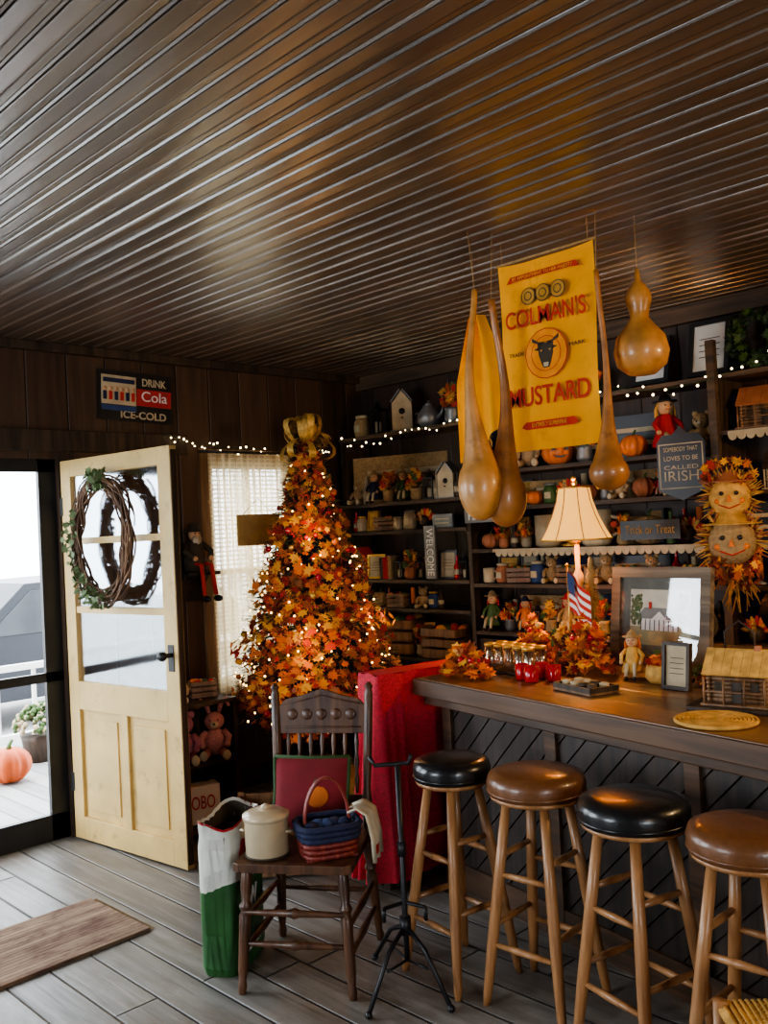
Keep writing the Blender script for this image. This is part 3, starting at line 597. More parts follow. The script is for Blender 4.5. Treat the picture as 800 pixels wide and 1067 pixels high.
# ------------------------------------------------------------------ bearded doll on wall shelf, bookcase, toys
mb=MB(); mb.b2((-.11,-.2,-.02),(.11,0,0),black); mb.b2((-.10,-.02,-.18),(.10,0,0),black)
for s in(-1,1): mb.prism([(0,0),(0,-.14),(.12,0)],.015,black,Matrix.Translation((s*.08,0,0))@rm4(0,0,-math.pi/2))
mb.make('wall_bracket_shelf',(3.07,D-.002,1.40))
mb=MB()
for s in(-1,1):
    mb.tube([(s*.03,-.03,.05),(s*.035,-.12,.04),(s*.04,-.15,-.14)],.013,redprint,7); mb.sph((s*.04,-.17,-.16),(.02,.04,.02),black)
    mb.tube([(s*.05,0,.17),(s*.09,-.04,.12),(s*.06,-.08,.08)],.018,darkprint,7); mb.sph((s*.055,-.09,.08),.016,skin)
mb.lathe([(.065,0),(.07,.06),(.05,.16),(.03,.2)],darkprint); mb.sph((0,-.005,.225),(.036,.036,.038),skin)
mb.lathe([(.005,.11),(.024,.15),(.036,.2),(.024,.22)],cloudy,c=(0,-.02,0),lobes=6,lob=.2,seg=24); mb.lathe([(.06,.24),(.06,.245),(.036,.25),(.03,.29),(.005,.295)],darkprint)
for s in(-1,1): mb.sph((s*.015,-.038,.232),.005,black,seg=6,rings=4)
mb.sph((0,-.043,.222),.008,skin,seg=8,rings=5); mb.make('bearded_folk_doll',(3.07,D-.10,1.402))
mb=MB(); bx0,bx1,by0,by1=2.53,2.93,4.20,4.50
for z in (.06,.40,.72): mb.b2((bx0,by0,z-.02),(bx1,by1,z),darkwood)
for x in (bx0,bx1): mb.b2((x-.012,by0,0),(x+.012,by1,.72),darkwood)
mb.b2((bx0,by1-.015,0),(bx1,by1,.72),darkwood); mb.make('low_bookcase')
place(g_plush(.29,mauve),(2.66,4.31,.401),-.6); place(g_plush(.28,pink,'long'),(2.84,4.28,.401),-.6)
place(g_plush(.19,tan),(2.66,4.34,.721),-.6); place(g_crate(.10),(2.83,4.36,.721),-.4)
mb=MB(); mb.box((0,0,.11),(.22,.1,.2),white); s6=mb.make('white_box',(2.72,4.29,.062),-.3); text('lettering','BOBO',.16,.07,(0,-.052,.12),RF,redprint,s6)
place(g_frame(.10,.17,gold,offwhite,0.0),(4.20,D-.03,1.84),0)
mb=MB()
for z in (.06,.17,.28):
    for s in(-1,1): mb.box((0,s*.15,z),(.4,.012,.08),midwood); mb.box((s*.2,0,z),(.012,.3,.08),midwood)
for x in(-.19,.19):
    for y in(-.14,.14): mb.box((x,y,.17),(.03,.02,.33),midwood)
mb.box((0,0,.02),(.4,.3,.015),midwood); mb.make('wooden_crate',(2.70,3.55,.0),-.7)
# ------------------------------------------------------------------ bar
B0=Vector((2.95,2.81,0)); e1=Vector((-.2017,-.9795,0)); e2=Vector((.9795,-.2017,0)); BR=math.atan2(e1.y,e1.x)
BZ=.93
def BP(s,d,z=BZ+.001): v=B0+e1*s+e2*d; return (v.x,v.y,z)
bartop=plank_mat('bar_top_wood',1,0,.19,(.09,.038,.013),(.38,.19,.07),.36,.02,.3,coat=.25,groove=.3,grain=12,wear=((.10,.05,.025),5))
baredge=wood('bar_edge_wood',(.035,.018,.009),(.12,.06,.028),.5,axis=0,sc=14)
barpanel=wood('bar_panel_wood',(.012,.008,.006),(.05,.032,.022),.5,axis=2)
bar=bpy.data.objects.new('wooden_bar_counter',None); COL.objects.link(bar); bar.location=B0; bar.rotation_euler=(0,0,BR)
mb=MB(); mb.b2((-.03,.0,BZ-.035),(3.1,.96,BZ),bartop); mb.make('counter_top',parent=bar,bevel=.008)
mb=MB(); mb.b2((-.04,-.012,BZ-.075),(3.1,.01,BZ-.004),baredge); mb.b2((-.042,-.01,BZ-.075),(-.02,.96,BZ-.004),baredge); mb.b2((-.02,.03,BZ-.12),(3.1,.14,BZ-.04),baredge); mb.make('counter_edge',parent=bar,bevel=.006)
mb=MB(); fd=.12
mb.b2((0,fd,0),(3.1,.92,BZ-.04),darkwood)
def clip(poly,x0,x1,z0,z1):
    for ax,val,sg in ((0,x0,1),(0,x1,-1),(1,z0,1),(1,z1,-1)):
        out=[]
        for i in range(len(poly)):
            p=poly[i];q=poly[(i+1)%len(poly)]; ip=sg*(p[ax]-val)>=0; iq=sg*(q[ax]-val)>=0
            if ip: out.append(p)
            if ip!=iq:
                t=(val-p[ax])/(q[ax]-p[ax]); out.append((p[0]+t*(q[0]-p[0]),p[1]+t*(q[1]-p[1])))
        poly=out
        if len(poly)<3: return None
    return poly
secs=[(.06,.72),(.72,1.38),(1.38,2.04),(2.04,2.7)]
for si,(x0,x1) in enumerate(secs):
    a,b=x0+.03,x1-.03; w=.075
    for k in range(-16,30):
        c=k*w*1.414
        pl=[(a-1,c-1+.006),(b+1,c+(b-a+1)+.006),(b+1,c+(b-a+1)+w*1.36),(a-1,c-1+w*1.36)]
        q=clip(pl,a,b,.12,BZ-.13)
        if q: mb.prism(q,.012,barpanel,Matrix.Translation((0,fd-.012,0)))
    mb.b2((x0-.03,fd-.028,0),(x0+.03,fd,BZ-.1),baredge)
mb.b2((0,fd-.026,0),(3.1,fd,.12),baredge); mb.b2((0,fd-.02,BZ-.14),(3.1,fd,BZ-.1),baredge)
mb.make('panelled_front',parent=bar)
# ------------------------------------------------------------------ stools
def stool(x,y,seatmat,r,rz,h=.765):
    mb=MB(); mb.lathe([(r*.86,h-.075),(r*.98,h-.07),(r,h-.055),(r*1.01,h-.03),(r*.96,h-.008),(r*.75,h+.004),(r*.3,h+.006),(.001,h+.006)],seatmat,seg=36)
    mb.lathe([(r*.9,h-.088),(r*.95,h-.082),(r*.95,h-.072)],stoolwood,seg=32); mb.lathe([(r*1.0,h-.062),(r*1.02,h-.058),(r*1.0,h-.054)],seatmat,seg=36)
    rb=.205; P=[]
    for k in range(4):
        a=math.radians(37+90*k); t0=Vector((r*.62*math.cos(a),r*.62*math.sin(a),h-.085)); t1=Vector((rb*math.cos(a),rb*math.sin(a),0)); P.append((t0,t1)); mb.turned(t1,t0,[(0,.012),(.05,.015),(.3,.019),(.6,.019),(1,.015)],stoolwood)
    for k in range(4):
        for zz in ((.2,.43) if k%2 else (.26,.49)):
            a0,a1=P[k]; b0,b1=P[(k+1)%4]; ta=zz/(h-.085); mb.turned(a1.lerp(a0,ta),b1.lerp(b0,ta),[(0,.008),(.5,.012),(1,.008)],stoolwood,8)
    return mb.make('bar_stool',(x,y,0),rz)
stool(2.47,2.215,blackleather,.14,0); stool(2.50,1.865,brownleather,.165,.2); stool(2.43,1.46,blackleather,.165,-.1); stool(2.385,1.09,brownleather,.16,.15)
# ------------------------------------------------------------------ chair
mb=MB(); sz=.455
seat=[(-.215,-.22),(-.19,-.235),(.19,-.235),(.215,-.22),(.20,.19),(.17,.215),(-.17,.215),(-.20,.19)]
n=len(seat); vs=[(x,y,sz-.03) for x,y in seat]+[(x,y,sz) for x,y in seat]
mb.add(vs,[tuple(range(n-1,-1,-1)),tuple(range(n,2*n))]+[(i,(i+1)%n,(i+1)%n+n,i+n) for i in range(n)],chairwood)
tp=[(0,.013),(.06,.017),(.1,.013),(.2,.018),(.5,.02),(.62,.022),(.66,.015),(.70,.024),(.74,.015),(.85,.021),(1,.019)]
for s in(-1,1):
    mb.turned((s*.20,-.225,0),(s*.175,-.19,sz-.03),tp,chairwood)
    mb.turned((s*.20,.235,0),(s*.175,.18,sz-.03),tp,chairwood)
    for z in (.14,.24): mb.turned((s*.195,-.215,z),(s*.19,.22,z),[(0,.008),(.3,.011),(.5,.015),(.7,.011),(1,.008)],chairwood,8)
    mb.turned((s*.175,.19,sz-.03),(s*.195,.27,1.0),[(0,.018),(.1,.016),(.2,.022),(.3,.014),(.5,.018),(.7,.018),(.92,.017),(.95,.012),(.97,.018),(1,.006)],chairwood)
for z in (.17,.28): mb.turned((-.19,-.21,z),(.19,-.21,z),[(0,.008),(.25,.012),(.45,.013),(.5,.02),(.55,.013),(.75,.012),(1,.008)],chairwood,8)
mb.turned((-.19,.22,.2),(.19,.22,.2),[(0,.008),(.5,.013),(1,.008)],chairwood,8)
cr=[(-.185,.80),(.185,.80),(.185,.90),(.15,.935),(.08,.95),(0,.975),(-.08,.95),(-.15,.935),(-.185,.90)]
CM=Matrix.Translation((0,.135,0))@rm4(-.13,0,0)
mb.prism([(x,z+.01) for x,z in cr],.018,chairwood,CM)
mb.T=CM
for a in range(5): mb.sph((-.12+.06*a,-.002,.885),(.022,.006,.022),chairwood,seg=12,rings=6)
mb.tube([(-.16,-.001,.835),(.16,-.001,.835)],.004,chairwood,6); mb.tube([(-.16,-.001,.925),(-.08,-.001,.94),(0,-.001,.96),(.08,-.001,.94),(.16,-.001,.925)],.004,chairwood,6)
mb.T=Matrix.Identity(4)
mb.prism([(-.18,.54),(.18,.54),(.18,.575),(-.18,.575)],.018,chairwood,CM)
for k in range(7):
    x=-.14+k*.28/6; mb.turned((x,.215,.575),(x,.25,.81),[(0,.006),(.2,.01),(.35,.006),(.5,.011),(.65,.006),(.8,.01),(1,.006)],chairwood,8)
chrz=math.atan2(-.83,.557)
mb.make('pressed_back_chair',(2.155,2.66,0),chrz,bevel=.004)
def CP(x,y,z):
    c,s=math.cos(chrz),math.sin(chrz); return (2.155+c*x-s*y,2.66+s*x+c*y,z)
mb=MB(); vs=[];fs=[];N_=14
for side in (-1,1):
    for i in range(N_+1):
        for j in range(N_+1):
            u=i/N_*2-1; v=j/N_*2-1; th=.05*((1-u*u)*(1-v*v))**.45; vs.append((u*.155*(1-.06*(1-v*v)*abs(u)),side*th,v*.14*(1-.06*(1-u*u)*abs(v))))
    for i in range(N_):
        for j in range(N_):
            b=(0 if side<0 else (N_+1)**2)+i*(N_+1)+j; fs.append((b,b+1,b+N_+2,b+N_+1))
mb.add(vs,fs,pbr('burgundy_cloth',(.17,.012,.018),.9),True)
dg=pbr('dark_green_trim',(.03,.07,.02),.85)
for s in(-1,1):
    mb.tube([(s*.150,0,-.135),(s*.143,0,0),(s*.150,0,.135)],.009,dg,6); mb.tube([(-.15,0,s*.136),(0,0,s*.130),(.15,0,s*.136)],.009,dg,6)
app=pbr('applique_orange',(.45,.12,.02),.9)
mb.sph((.03,-.044,-.01),(.055,.008,.042),app,lobes=8,lob=.15,seg=24); mb.box((.03,-.049,.04),(.012,.006,.022),green)
mb.make('pumpkin_pillow',CP(-.02,.125,.60),rot=(-.25,0,chrz))
mb=MB(); enamel=pbr('cream_enamel',(.50,.40,.26),.3,coat=.4,var=.1); mb.lathe([(.07,0),(.077,.01),(.078,.13),(.08,.135)],enamel,seg=28); mb.lathe([(.084,.132),(.084,.148),(.06,.16),(.01,.165)],enamel,seg=28); mb.lathe([(.012,.163),(.018,.175),(.005,.182)],enamel)
for z in (.0,.128): mb.lathe([(.0805,z+.004),(.0815,z+.007),(.0805,z+.01)],darkprint,seg=28)
for s in(-1,1): mb.tube([(s*.078,-.02,.09),(s*.098,0,.085),(s*.078,.02,.09)],.005,enamel,6)
mb.make('lidded_enamel_crock',CP(-.115,-.135,sz+.001),chrz)
bred=wood('basket_red',(.13,.014,.012),(.24,.035,.02),.5,sc=60)
mb=MB()
for lv in range(6):
    z=.012+lv*.02; k=.82+.035*lv; m=bred if lv<3 else navy; pts=[]
    for i in range(49):
        a=2*math.pi*i/48; q=(abs(math.cos(a))**4+abs(math.sin(a))**4)**-.25; w_=.003*(1 if (i+lv)%2 else -1); pts.append(((.108*k+w_)*q*math.cos(a),(.09*k+w_)*q*math.sin(a),z))
    mb.tube(pts,.011,m,6)
mb.b2((-.09,-.07,0),(.09,.07,.01),bred)
pts=[(.085*math.cos(math.pi*i/14),.0,.11+.16*math.sin(math.pi*i/14)) for i in range(15)]
vs=[];fs=[]
for p in pts: vs+=[(p[0],-.014,p[2]),(p[0],.014,p[2]),(p[0]*.92,.014,p[2]-.006),(p[0]*.92,-.014,p[2]-.006)]
for i in range(14):
    for q in range(4): fs.append((4*i+q,4*i+(q+1)%4,4*i+4+(q+1)%4,4*i+4+q))
mb.add(vs,fs,bred,True)
mb.b2((-.09,-.07,.085),(.09,.07,.10),navy)
for k in range(5): mb.sph((-.06+.03*k,ru(-.03,.03),.105),(.03,.03,.018),random.choice([navy,blue,navy]),seg=10,rings=6)
mb.make('market_basket',CP(.105,-.112,sz+.002),chrz+.5)
towel=pbr('white_towel',(.62,.56,.42),.9,var=.06)
mb=MB(); vs=[];fs=[]; prof=[(.18,-.02,.595),(.21,-.02,.608),(.245,-.02,.585),(.262,-.02,.50),(.264,-.02,.42)]
for i,(x,y,z) in enumerate(prof):
    for j in range(9): vs.append((x+.008*math.sin(j*1.7),-.11+.14*j/8,z+.004*math.cos(j*2)))
for i in range(4):
    for j in range(8): fs.append((i*9+j,i*9+j+1,(i+1)*9+j+1,(i+1)*9+j))
mb.add(vs,fs,towel,True); mb.b2((.270,-.07,.44),(.273,-.03,.47),redprint); o=mb.make('dish_towel',(2.155,2.66,0),chrz); md=o.modifiers.new('s','SOLIDIFY'); md.thickness=.005
# pet food bag (open, rolled top)
baggreen=pbr('bag_green',(.03,.11,.03),.4,var=.4,scale=7); bagred=pbr('bag_red',(.38,.02,.025),.4); baglite=pbr('bag_white',(.58,.58,.52),.4,var=.15,scale=9)
mb=MB(); ph=[(0,.95,.9),(.03,1,1),(.15,1,1.03),(.32,1,1.0),(.38,1,1.0),(.46,1.0,.98),(.50,.99,.95),(.54,1.02,.95),(.55,1.03,.95),(.54,.97,.85),(.42,.93,.8)]; rings=[]; seg=40
for zi,(z,kx,ky) in enumerate(ph):
    ring=[]
    for i in range(seg):
        a=2*math.pi*i/seg; q=(abs(math.cos(a))**4+abs(math.sin(a))**4)**-.25; wr=.006*math.sin(i*3+z*30); ring.append((.158*kx*q*math.cos(a)+wr,.085*ky*q*math.sin(a)+wr,z+(.012*math.sin(a*3) if zi>6 else 0)+(.02*math.sin(a*2) if zi in (3,4) else 0)))
    rings.append(ring)
ms=[baggreen,baggreen,baggreen,baglite,baglite,baglite,baglite,bagred,baglite,darkprint]
for r_ in range(len(ph)-1): mb.add(rings[r_]+rings[r_+1],[(i,(i+1)%seg,seg+(i+1)%seg,seg+i) for i in range(seg)],ms[r_],True)
mb.add(rings[0],[tuple(range(seg-1,-1,-1))],baggreen); mb.add(rings[-1],[tuple(range(seg))],darkprint)
brz=math.atan2(.557,.83)
bag=mb.make('pet_food_bag',(2.0,2.945,.001),brz)
text('lettering_1','OW',.15,.07,(-.06,-.094,.25),RF,white,bag,bold=.004); text('lettering_2','ADULT',.17,.04,(-.04,-.094,.09),RF,white,bag,bold=.002)
mb=MB(); mb.sph((-.05,-.080,.44),(.07,.012,.04),bagred); mb.sph((-.09,-.083,.17),(.04,.012,.035),baglite); mb.make('printed_logo',parent=bag)
# ------------------------------------------------------------------ instrument stand
mb=MB(); P0=Vector((2.255,2.275,0)); hub=P0+Vector((0,0,.22)); low=P0+Vector((0,0,.10))
mb.tube([low,hub,P0+Vector((0,0,.78))],.010,black,8); mb.cyl(tuple(P0+Vector((0,0,.19))),.02,.06,black); mb.cyl(tuple(P0+Vector((0,0,.46))),.015,.05,black)
for fx,fy in ((2.03,2.24),(2.235,2.06),(2.33,2.52)):
    f=Vector((fx,fy,.012)); mb.tube([hub,P0.lerp(f,.45)+Vector((0,0,.16)),f],.008,black,8); mb.sph(f,.013,black); mb.tube([low,P0.lerp(f,.5)+Vector((0,0,.10))],.005,black,6)
tp_=P0+Vector((0,0,.78)); mb.tube([tp_+Vector((-.07,.07,.03)),tp_+Vector((-.06,.05,0)),tp_,tp_+Vector((.03,-.025,0)),tp_+Vector((.03,-.04,.03))],.008,black,8)
c_=P0+Vector((0,0,.30))
for s in(-1,1): mb.tube([c_,c_+Vector((s*.05,-s*.05,-.02)),c_+Vector((s*.05-.07,-s*.05-.07,-.02)),c_+Vector((s*.05-.08,-s*.05-.08,.02))],.007,black,8)
mb.make('instrument_stand')
# ------------------------------------------------------------------ red tablecloth over a small side table
mb=MB(); clothm=pbr('red_tablecloth',(.50,.03,.05),.85,var=.3,scale=90)
T0=Vector((2.80,2.925)); ex=Vector((.9795,-.2017)); ey=Vector((.2017,.9795)); wT,dT,hT=.58,.15,.955
def ptT(u,v): q=T0+ex*u+ey*v; return (q.x,q.y)
per=[]; nA,nB=60,24
for i in range(nA): per.append((wT*i/nA,0,0,-1))
for i in range(nB): per.append((wT,dT*i/nB,0,0))
for i in range(nA): per.append((wT-wT*i/nA,dT,0,1))
for i in range(nB): per.append((0,dT-dT*i/nB,-1,0))
vs=[];np_=len(per); lev=[(hT,0),(hT-.006,.006),(hT-.03,.010),(.8,.014),(.6,.022),(.4,.032),(.2,.042),(.05,.048)]
for zi,(z,o_) in enumerate(lev):
    for i,(u,v,nu,nv) in enumerate(per):
        amp=max(0,(hT-.05-z))*.06
        fold=amp*math.sin(i*.62+.6*math.sin(i*.21)); lim=1 if u<.13 else 0
        ou=nu*(o_+fold); ov=nv*(o_+fold)
        if nv==-1: ov=(-(o_*.6)+min(0,-abs(fold)*.6))*lim
        vs.append((*ptT(u+ou,v+ov),z+(.006*math.sin(i*.5) if zi==7 else 0)+(.004*math.sin(i*.37) if zi<1 else 0)))
fs=[]
for j in range(len(lev)-1):
    for i in range(np_): fs.append((j*np_+i,(j+1)*np_+i,(j+1)*np_+(i+1)%np_,j*np_+(i+1)%np_))
mb.add(vs,fs,clothm,True); mb.add([(*ptT(u,v),hT) for u,v,_,_ in per],[tuple(range(np_))],clothm)
for u,v in ((.04,.04),(wT-.04,.04),(.04,dT-.04),(wT-.04,dT-.04)): q=ptT(u,v); mb.b2((q[0]-.02,q[1]-.02,0),(q[0]+.02,q[1]+.02,hT-.02),darkwood)
mb.make('cloth_covered_table')
# ------------------------------------------------------------------ rug
rugm=plank_mat('rug_weave',1,0,.025,(.16,.095,.06),(.42,.29,.19),.95,.2,.5,groove=.7,wear=((.11,.05,.035),14))
mb=MB(); mb.box((0,0,.008),(.86,.50,.014),rugm)
for k in range(40):
    for s in(-1,1): mb.box((s*.44,-.24+k*.0123,.005),(.03,.004,.004),burlap)
mb.make('door_mat',(1.48,3.66,0),.02,bevel=.004)
mb=MB(); hs=.44
for s in(-1,1):
    for q in(-1,1): mb.turned((s*.17,q*.17,0),(s*.16,q*.16,hs),[(0,.014),(.5,.018),(1,.018)],stoolwood)
    mb.turned((s*.165,-.165,.2),(s*.165,.165,.2),[(0,.009),(1,.009)],stoolwood,8); mb.turned((-.165,s*.165,.26),(.165,s*.165,.26),[(0,.009),(1,.009)],stoolwood,8)
for k in range(22):
    t=-.155+k*.31/21; mb.tube([(t,-.17,hs-.015),(t,0,hs-.008),(t,.17,hs-.015)],.0075,straw,6)
    mb.tube([(-.17,t,hs-.008),(0,t,hs-.014),(.17,t,hs-.008)],.0075,straw,6)
mb.make('woven_seat_stool',(2.06,.81,0),.75)
# ------------------------------------------------------------------ bar items
lampshade=pbr('lamp_shade_fabric',(.70,.36,.09),.9,var=.03,emit=1.2,ecol=(1,.48,.09))
lamp=bpy.data.objects.new('table_lamp',None); COL.objects.link(lamp); lamp.location=BP(.14,.87)
mb=MB(); lc=pbr('lamp_cream',(.62,.45,.22),.4,coat=.3)
mb.lathe([(.075,0),(.078,.012),(.05,.03),(.02,.05),(.018,.09),(.032,.13),(.016,.17),(.014,.34),(.026,.37),(.026,.40),(.012,.43),(.012,.55)],lc,seg=24); mb.lathe([(.012,.55),(.02,.56),(.02,.60)],gold); mb.tube([(0,0,.84),(0,0,.86)],.006,gold); mb.sph((0,0,.87),.012,gold); mb.make('base',parent=lamp)
mb=MB(); vs=[];fs=[];sg_=32
pr=[(.172,.575),(.145,.62),(.112,.69),(.088,.76),(.076,.825)]
for r_,z in pr:
    for k in range(sg_): a=2*math.pi*k/sg_; q=r_*(1-.03*(1-abs(math.sin(4*a)))); vs.append((q*math.cos(a),q*math.sin(a),z))
for i in range(4):
    for k in range(sg_): fs.append((i*sg_+k,i*sg_+(k+1)%sg_,(i+1)*sg_+(k+1)%sg_,(i+1)*sg_+k))
mb.add(vs,fs,lampshade,True)
for r_,z in (pr[0],pr[-1]): mb.tube([(r_*math.cos(2*math.pi*k/32),r_*math.sin(2*math.pi*k/32),z) for k in range(33)],.004,gold,6)
for k in range(8): a=math.pi/4*k; mb.tube([(r_*math.cos(a)*1.01,r_*math.sin(a)*1.01,z) for r_,z in pr],.0025,burlap,5)
mb.make('shade',parent=lamp)
mb=MB(); fr=wood('weathered_frame',(.10,.07,.045),(.26,.19,.12),.7,axis=0); w,h_,b=.52,.445,.048; mb.T=rm4(-.13,0,0)
for a,c in [((-w/2,0),(-w/2+b,h_)),((w/2-b,0),(w/2,h_)),((-w/2+b,0),(w/2-b,b)),((-w/2+b,h_-b),(w/2-b,h_))]: mb.b2((a[0],-.02,a[1]),(c[0],.01,c[1]),fr)
mb.b2((-w/2+b,-.004,b),(w/2-b,.0,h_-b),pbr('picture_mat',(.13,.13,.10),.6))
mb.b2((-.16,-.006,.10),(.16,-.003,.345),pbr('print_sky',(.60,.56,.42),.5)); mb.b2((-.16,-.0065,.10),(.16,-.004,.18),pbr('print_grass',(.34,.31,.15),.6))
mb.b2((-.10,-.008,.165),(.10,-.005,.215),white); mb.prism([(-.13,.215),(.13,.215),(.08,.265),(-.08,.265)],.003,pbr('print_roof',(.20,.19,.17),.6),Matrix.Translation((0,-.0085,0)))
mb.prism([(-.04,.215),(.04,.215),(0,.25)],.002,white,Matrix.Translation((0,-.0105,0))); mb.box((-.05,-.009,.275),(.015,.002,.03),redprint)
for k in range(9): mb.b2((-.10+k*.0245,-.010,.165),(-.0965+k*.0245,-.0085,.212),darkprint)
pf=pbr('print_foliage',(.14,.15,.06),.7)
for k in range(90): mb.sph((random.choice([-1,1])*ru(.10,.155),-.0075,ru(.19,.32)),(ru(.005,.013),.002,ru(.006,.014)),random.choice([green,pf]),seg=8,rings=4)
mb.b2((-w/2+b,-.0145,b),(w/2-b,-.0135,h_-b),mix_shader('picture_glass','glass',(1,1,1),.06,.02))
mb.T=Matrix.Identity(4); mb.make('framed_farmhouse_picture',BP(.63,.84),BR+.05,bevel=.002)
mb=MB(); mb.tube([(0,0,.0),(.0,0,.46)],.004,gold,6); mb.sph((0,0,.46),.008,gold)
F_=Matrix.Translation((.002,0,.25))
for k in range(9):
    vs=[];fs=[]
    for i in range(9): x=.016*i; yy=.012*math.sin(i*.9); vs+=[(x,yy,.02*k-.012*i),(x,yy,.02*(k+1)-.012*i)]
    for i in range(8): fs.append((2*i,2*i+2,2*i+3,2*i+1))
    mb.add(vs,fs,redprint if k%2==0 else white,False,F_)
mb.add([(.002,-.004,.345),(.06,-.018,.31),(.06,-.018,.40),(.002,-.004,.435)],[(0,1,2,3)],blue); mb.lathe([(.03,0),(.032,.01),(.008,.03)],darkwood); mb.make('small_american_flag',BP(.22,.72),BR)
mb=MB(); mb.cyl((0,0,0),.03,.03,midwood); mb.tube([(0,0,.03),(0,0,.50)],.004,darkwood); bb=pbr('champagne_bristle',(.55,.40,.18),.6,var=.3)
for k in range(2600):
    z=ru(.06,.50); a=ru(0,6.28); r=(.085*(1-(z-.06)/.46)+.006)*ru(.6,1); p=Vector((0,0,z)); q=Vector((r*math.cos(a),r*math.sin(a),z-.012)); s_=Vector((-math.sin(a),math.cos(a),0))*.002; mb.add([p-s_,p+s_,q+s_,q-s_],[(0,1,2,3)],bb)
mb.make('bottle_brush_tree',BP(.31,.78),0)
def leafpile(n,rx,ry,h,extra=True):
    mb=MB()
    for k in range(n):
        a=ru(0,6.28); q=ru(0,1)**.5; z=h*(1-q*q)*ru(.2,1); mb.leaf((rx*q*math.cos(a),ry*q*math.sin(a),z+.014),ru(.035,.07),random.choice(lm),rm4(ru(-1.1,1.1),ru(-.9,.9),ru(0,6)))
    if extra:
        for k in range(14): a=ru(0,6.28);q=ru(0,.8); mb.sph((rx*q*math.cos(a),ry*q*math.sin(a),h*ru(.4,.9)),ru(.010,.018),random.choice([redglass,orange,straw]),seg=8,rings=5)
        mb.tube([(-rx*.8,0,.01),(0,.01,h*.4),(rx*.8,0,.01)],.005,vine,5)
    return mb
leafpile(150,.16,.08,.13).make('autumn_leaf_garland',BP(.12,.17,BZ+.004),BR); leafpile(230,.14,.08,.24).make('autumn_leaf_garland',BP(.48,.56,BZ+.004),BR); leafpile(200,.10,.07,.22).make('autumn_leaf_garland',BP(.08,.62,BZ+.004),BR)
place(g_floral(.20),BP(.29,.60),BR)
for s,d in ((.37,.28),(.45,.26),(.50,.34),(.41,.36)):
    mb=MB(); mb.lathe([(.026,0),(.03,.004),(.031,.065),(.028,.065),(.027,.045)],redglass); mb.make('red_candle_jar',BP(s,d),0)
mb=MB(); mb.box((0,0,.006),(.34,.16,.01),darkwood)
for i in range(5):
    for j in range(2):
        c=(-.13+.065*i,-.035+.07*j,.012); mb.lathe([(.024,0),(.027,.005),(.028,.10),(.0255,.10),(.024,.012)],jarglass,c=c,seg=16); mb.lathe([(.029,.098),(.029,.11),(.02,.112)],gold,c=c,seg=16)
mb.make('tray_of_glass_jars',BP(.19,.40),BR)
mb=MB(); mb.box((0,0,.008),(.22,.14,.014),midwood)
for s in(-1,1): mb.box((0,s*.068,.02),(.22,.008,.02),darkwood); mb.box((s*.108,0,.02),(.008,.14,.02),darkwood)
for i in range(4):
    for j in range(2): mb.lathe([(.018,0),(.02,.02),(.012,.024)],random.choice([offwhite,burlap,darkwood]),c=(-.075+.05*i,-.03+.06*j,.016),seg=12)
mb.make('wooden_coaster_tray',BP(.76,.26),BR-.1)
n_,mb,r_=g_frame(.12,.18,darkwood,offwhite,.12,'small_standing_sign'); mb.make(n_,BP(1.0,.50),BR+.1)
n_,mb,r_=g_doll(.20,straw,burlap,orange); mb.make('scarecrow_figurine',BP(.70,.60),BR+.5)
mb=MB(); mb.lathe([(.06,0),(.075,.02),(.07,.06),(.065,.07)],straw,lobes=14,lob=.06,seg=56)
for k in range(30): mb.leaf((ru(-.06,.06),ru(-.06,.06),ru(.06,.11)),ru(.03,.06),random.choice(lm+[green]),rm4(ru(-1,1),ru(-1,1),ru(0,6)))
mb.make('woven_basket_of_leaves',BP(.86,.60),0)
mb=leafpile(40,.14,.05,.06,False)
for k in range(120): mb.leaf((ru(-.13,.13),ru(-.05,.05),ru(.01,.06)),ru(.02,.04),green,rm4(ru(0,6),ru(0,6),ru(0,6)))
mb.make('pine_and_leaf_garland',BP(1.09,.66,BZ+.004),BR)
n_,mb,r_=cabin(.20,.19,midwood,straw)
mb.tube([(-.05,0,.18),(-.05,0,.24),(0,0,.28),(.05,0,.24),(.05,0,.18)],.004,darkwood,6); mb.box((0,-.02,-.006),(.30,.26,.012),darkwood)
mb.make('birdhouse_cabin',BP(1.35,.42,BZ+.013),BR+.35)
mb=MB()
for k in range(10): R=.012+.0125*k; mb.tube([(R*math.cos(a*math.pi/16),R*math.sin(a*math.pi/16),.007) for a in range(33)],.0068,straw,6)
mb.make('woven_round_trivet',BP(1.45,.14),0)
place(g_jar(.12),BP(1.66,.55),BR); place(g_pumpkin(.12),BP(1.22,.80),BR); place(g_pumpkin(.10),BP(1.02,.86),BR); place(g_floral(.24),BP(1.45,.80),BR)
# ------------------------------------------------------------------ banner + gourds
mb=MB(); vs=[];fs=[];nx,nz=30,24; bw2,bh=.44,.75
for j in range(nz+1):
    for i in range(nx+1):
        u=i/nx;v=j/nz; vs.append(((u-.5)*bw2,.007*math.sin(u*9+v*2)+.005*math.sin(v*7),-v*bh-.012*math.sin(u*math.pi)*(1-v)))
for j in range(nz):
    for i in range(nx): a=j*(nx+1)+i; fs.append((a,a+nx+1,a+nx+2,a+1))
mb.add(vs,fs,yellow,True)
ban=mb.make('yellow_cloth_banner',(2.93,2.02,2.63),-math.pi/2)
y_=-.014
text('lettering_1',"COLMAN'S",.37,.072,(0,y_,-.235),RF,redprint,ban,bold=.001); text('lettering_2','MUSTARD',.37,.075,(0,y_,-.545),RF,redprint,ban,bold=.001)
text('lettering_3','BY APPOINTMENT TO HER MAJESTY',.28,.016,(0,y_-.004,-.072),RF,yellow,ban); text('lettering_4','ENTIRELY SUPERFINE',.16,.016,(0,y_-.004,-.655),RF,yellow,ban)
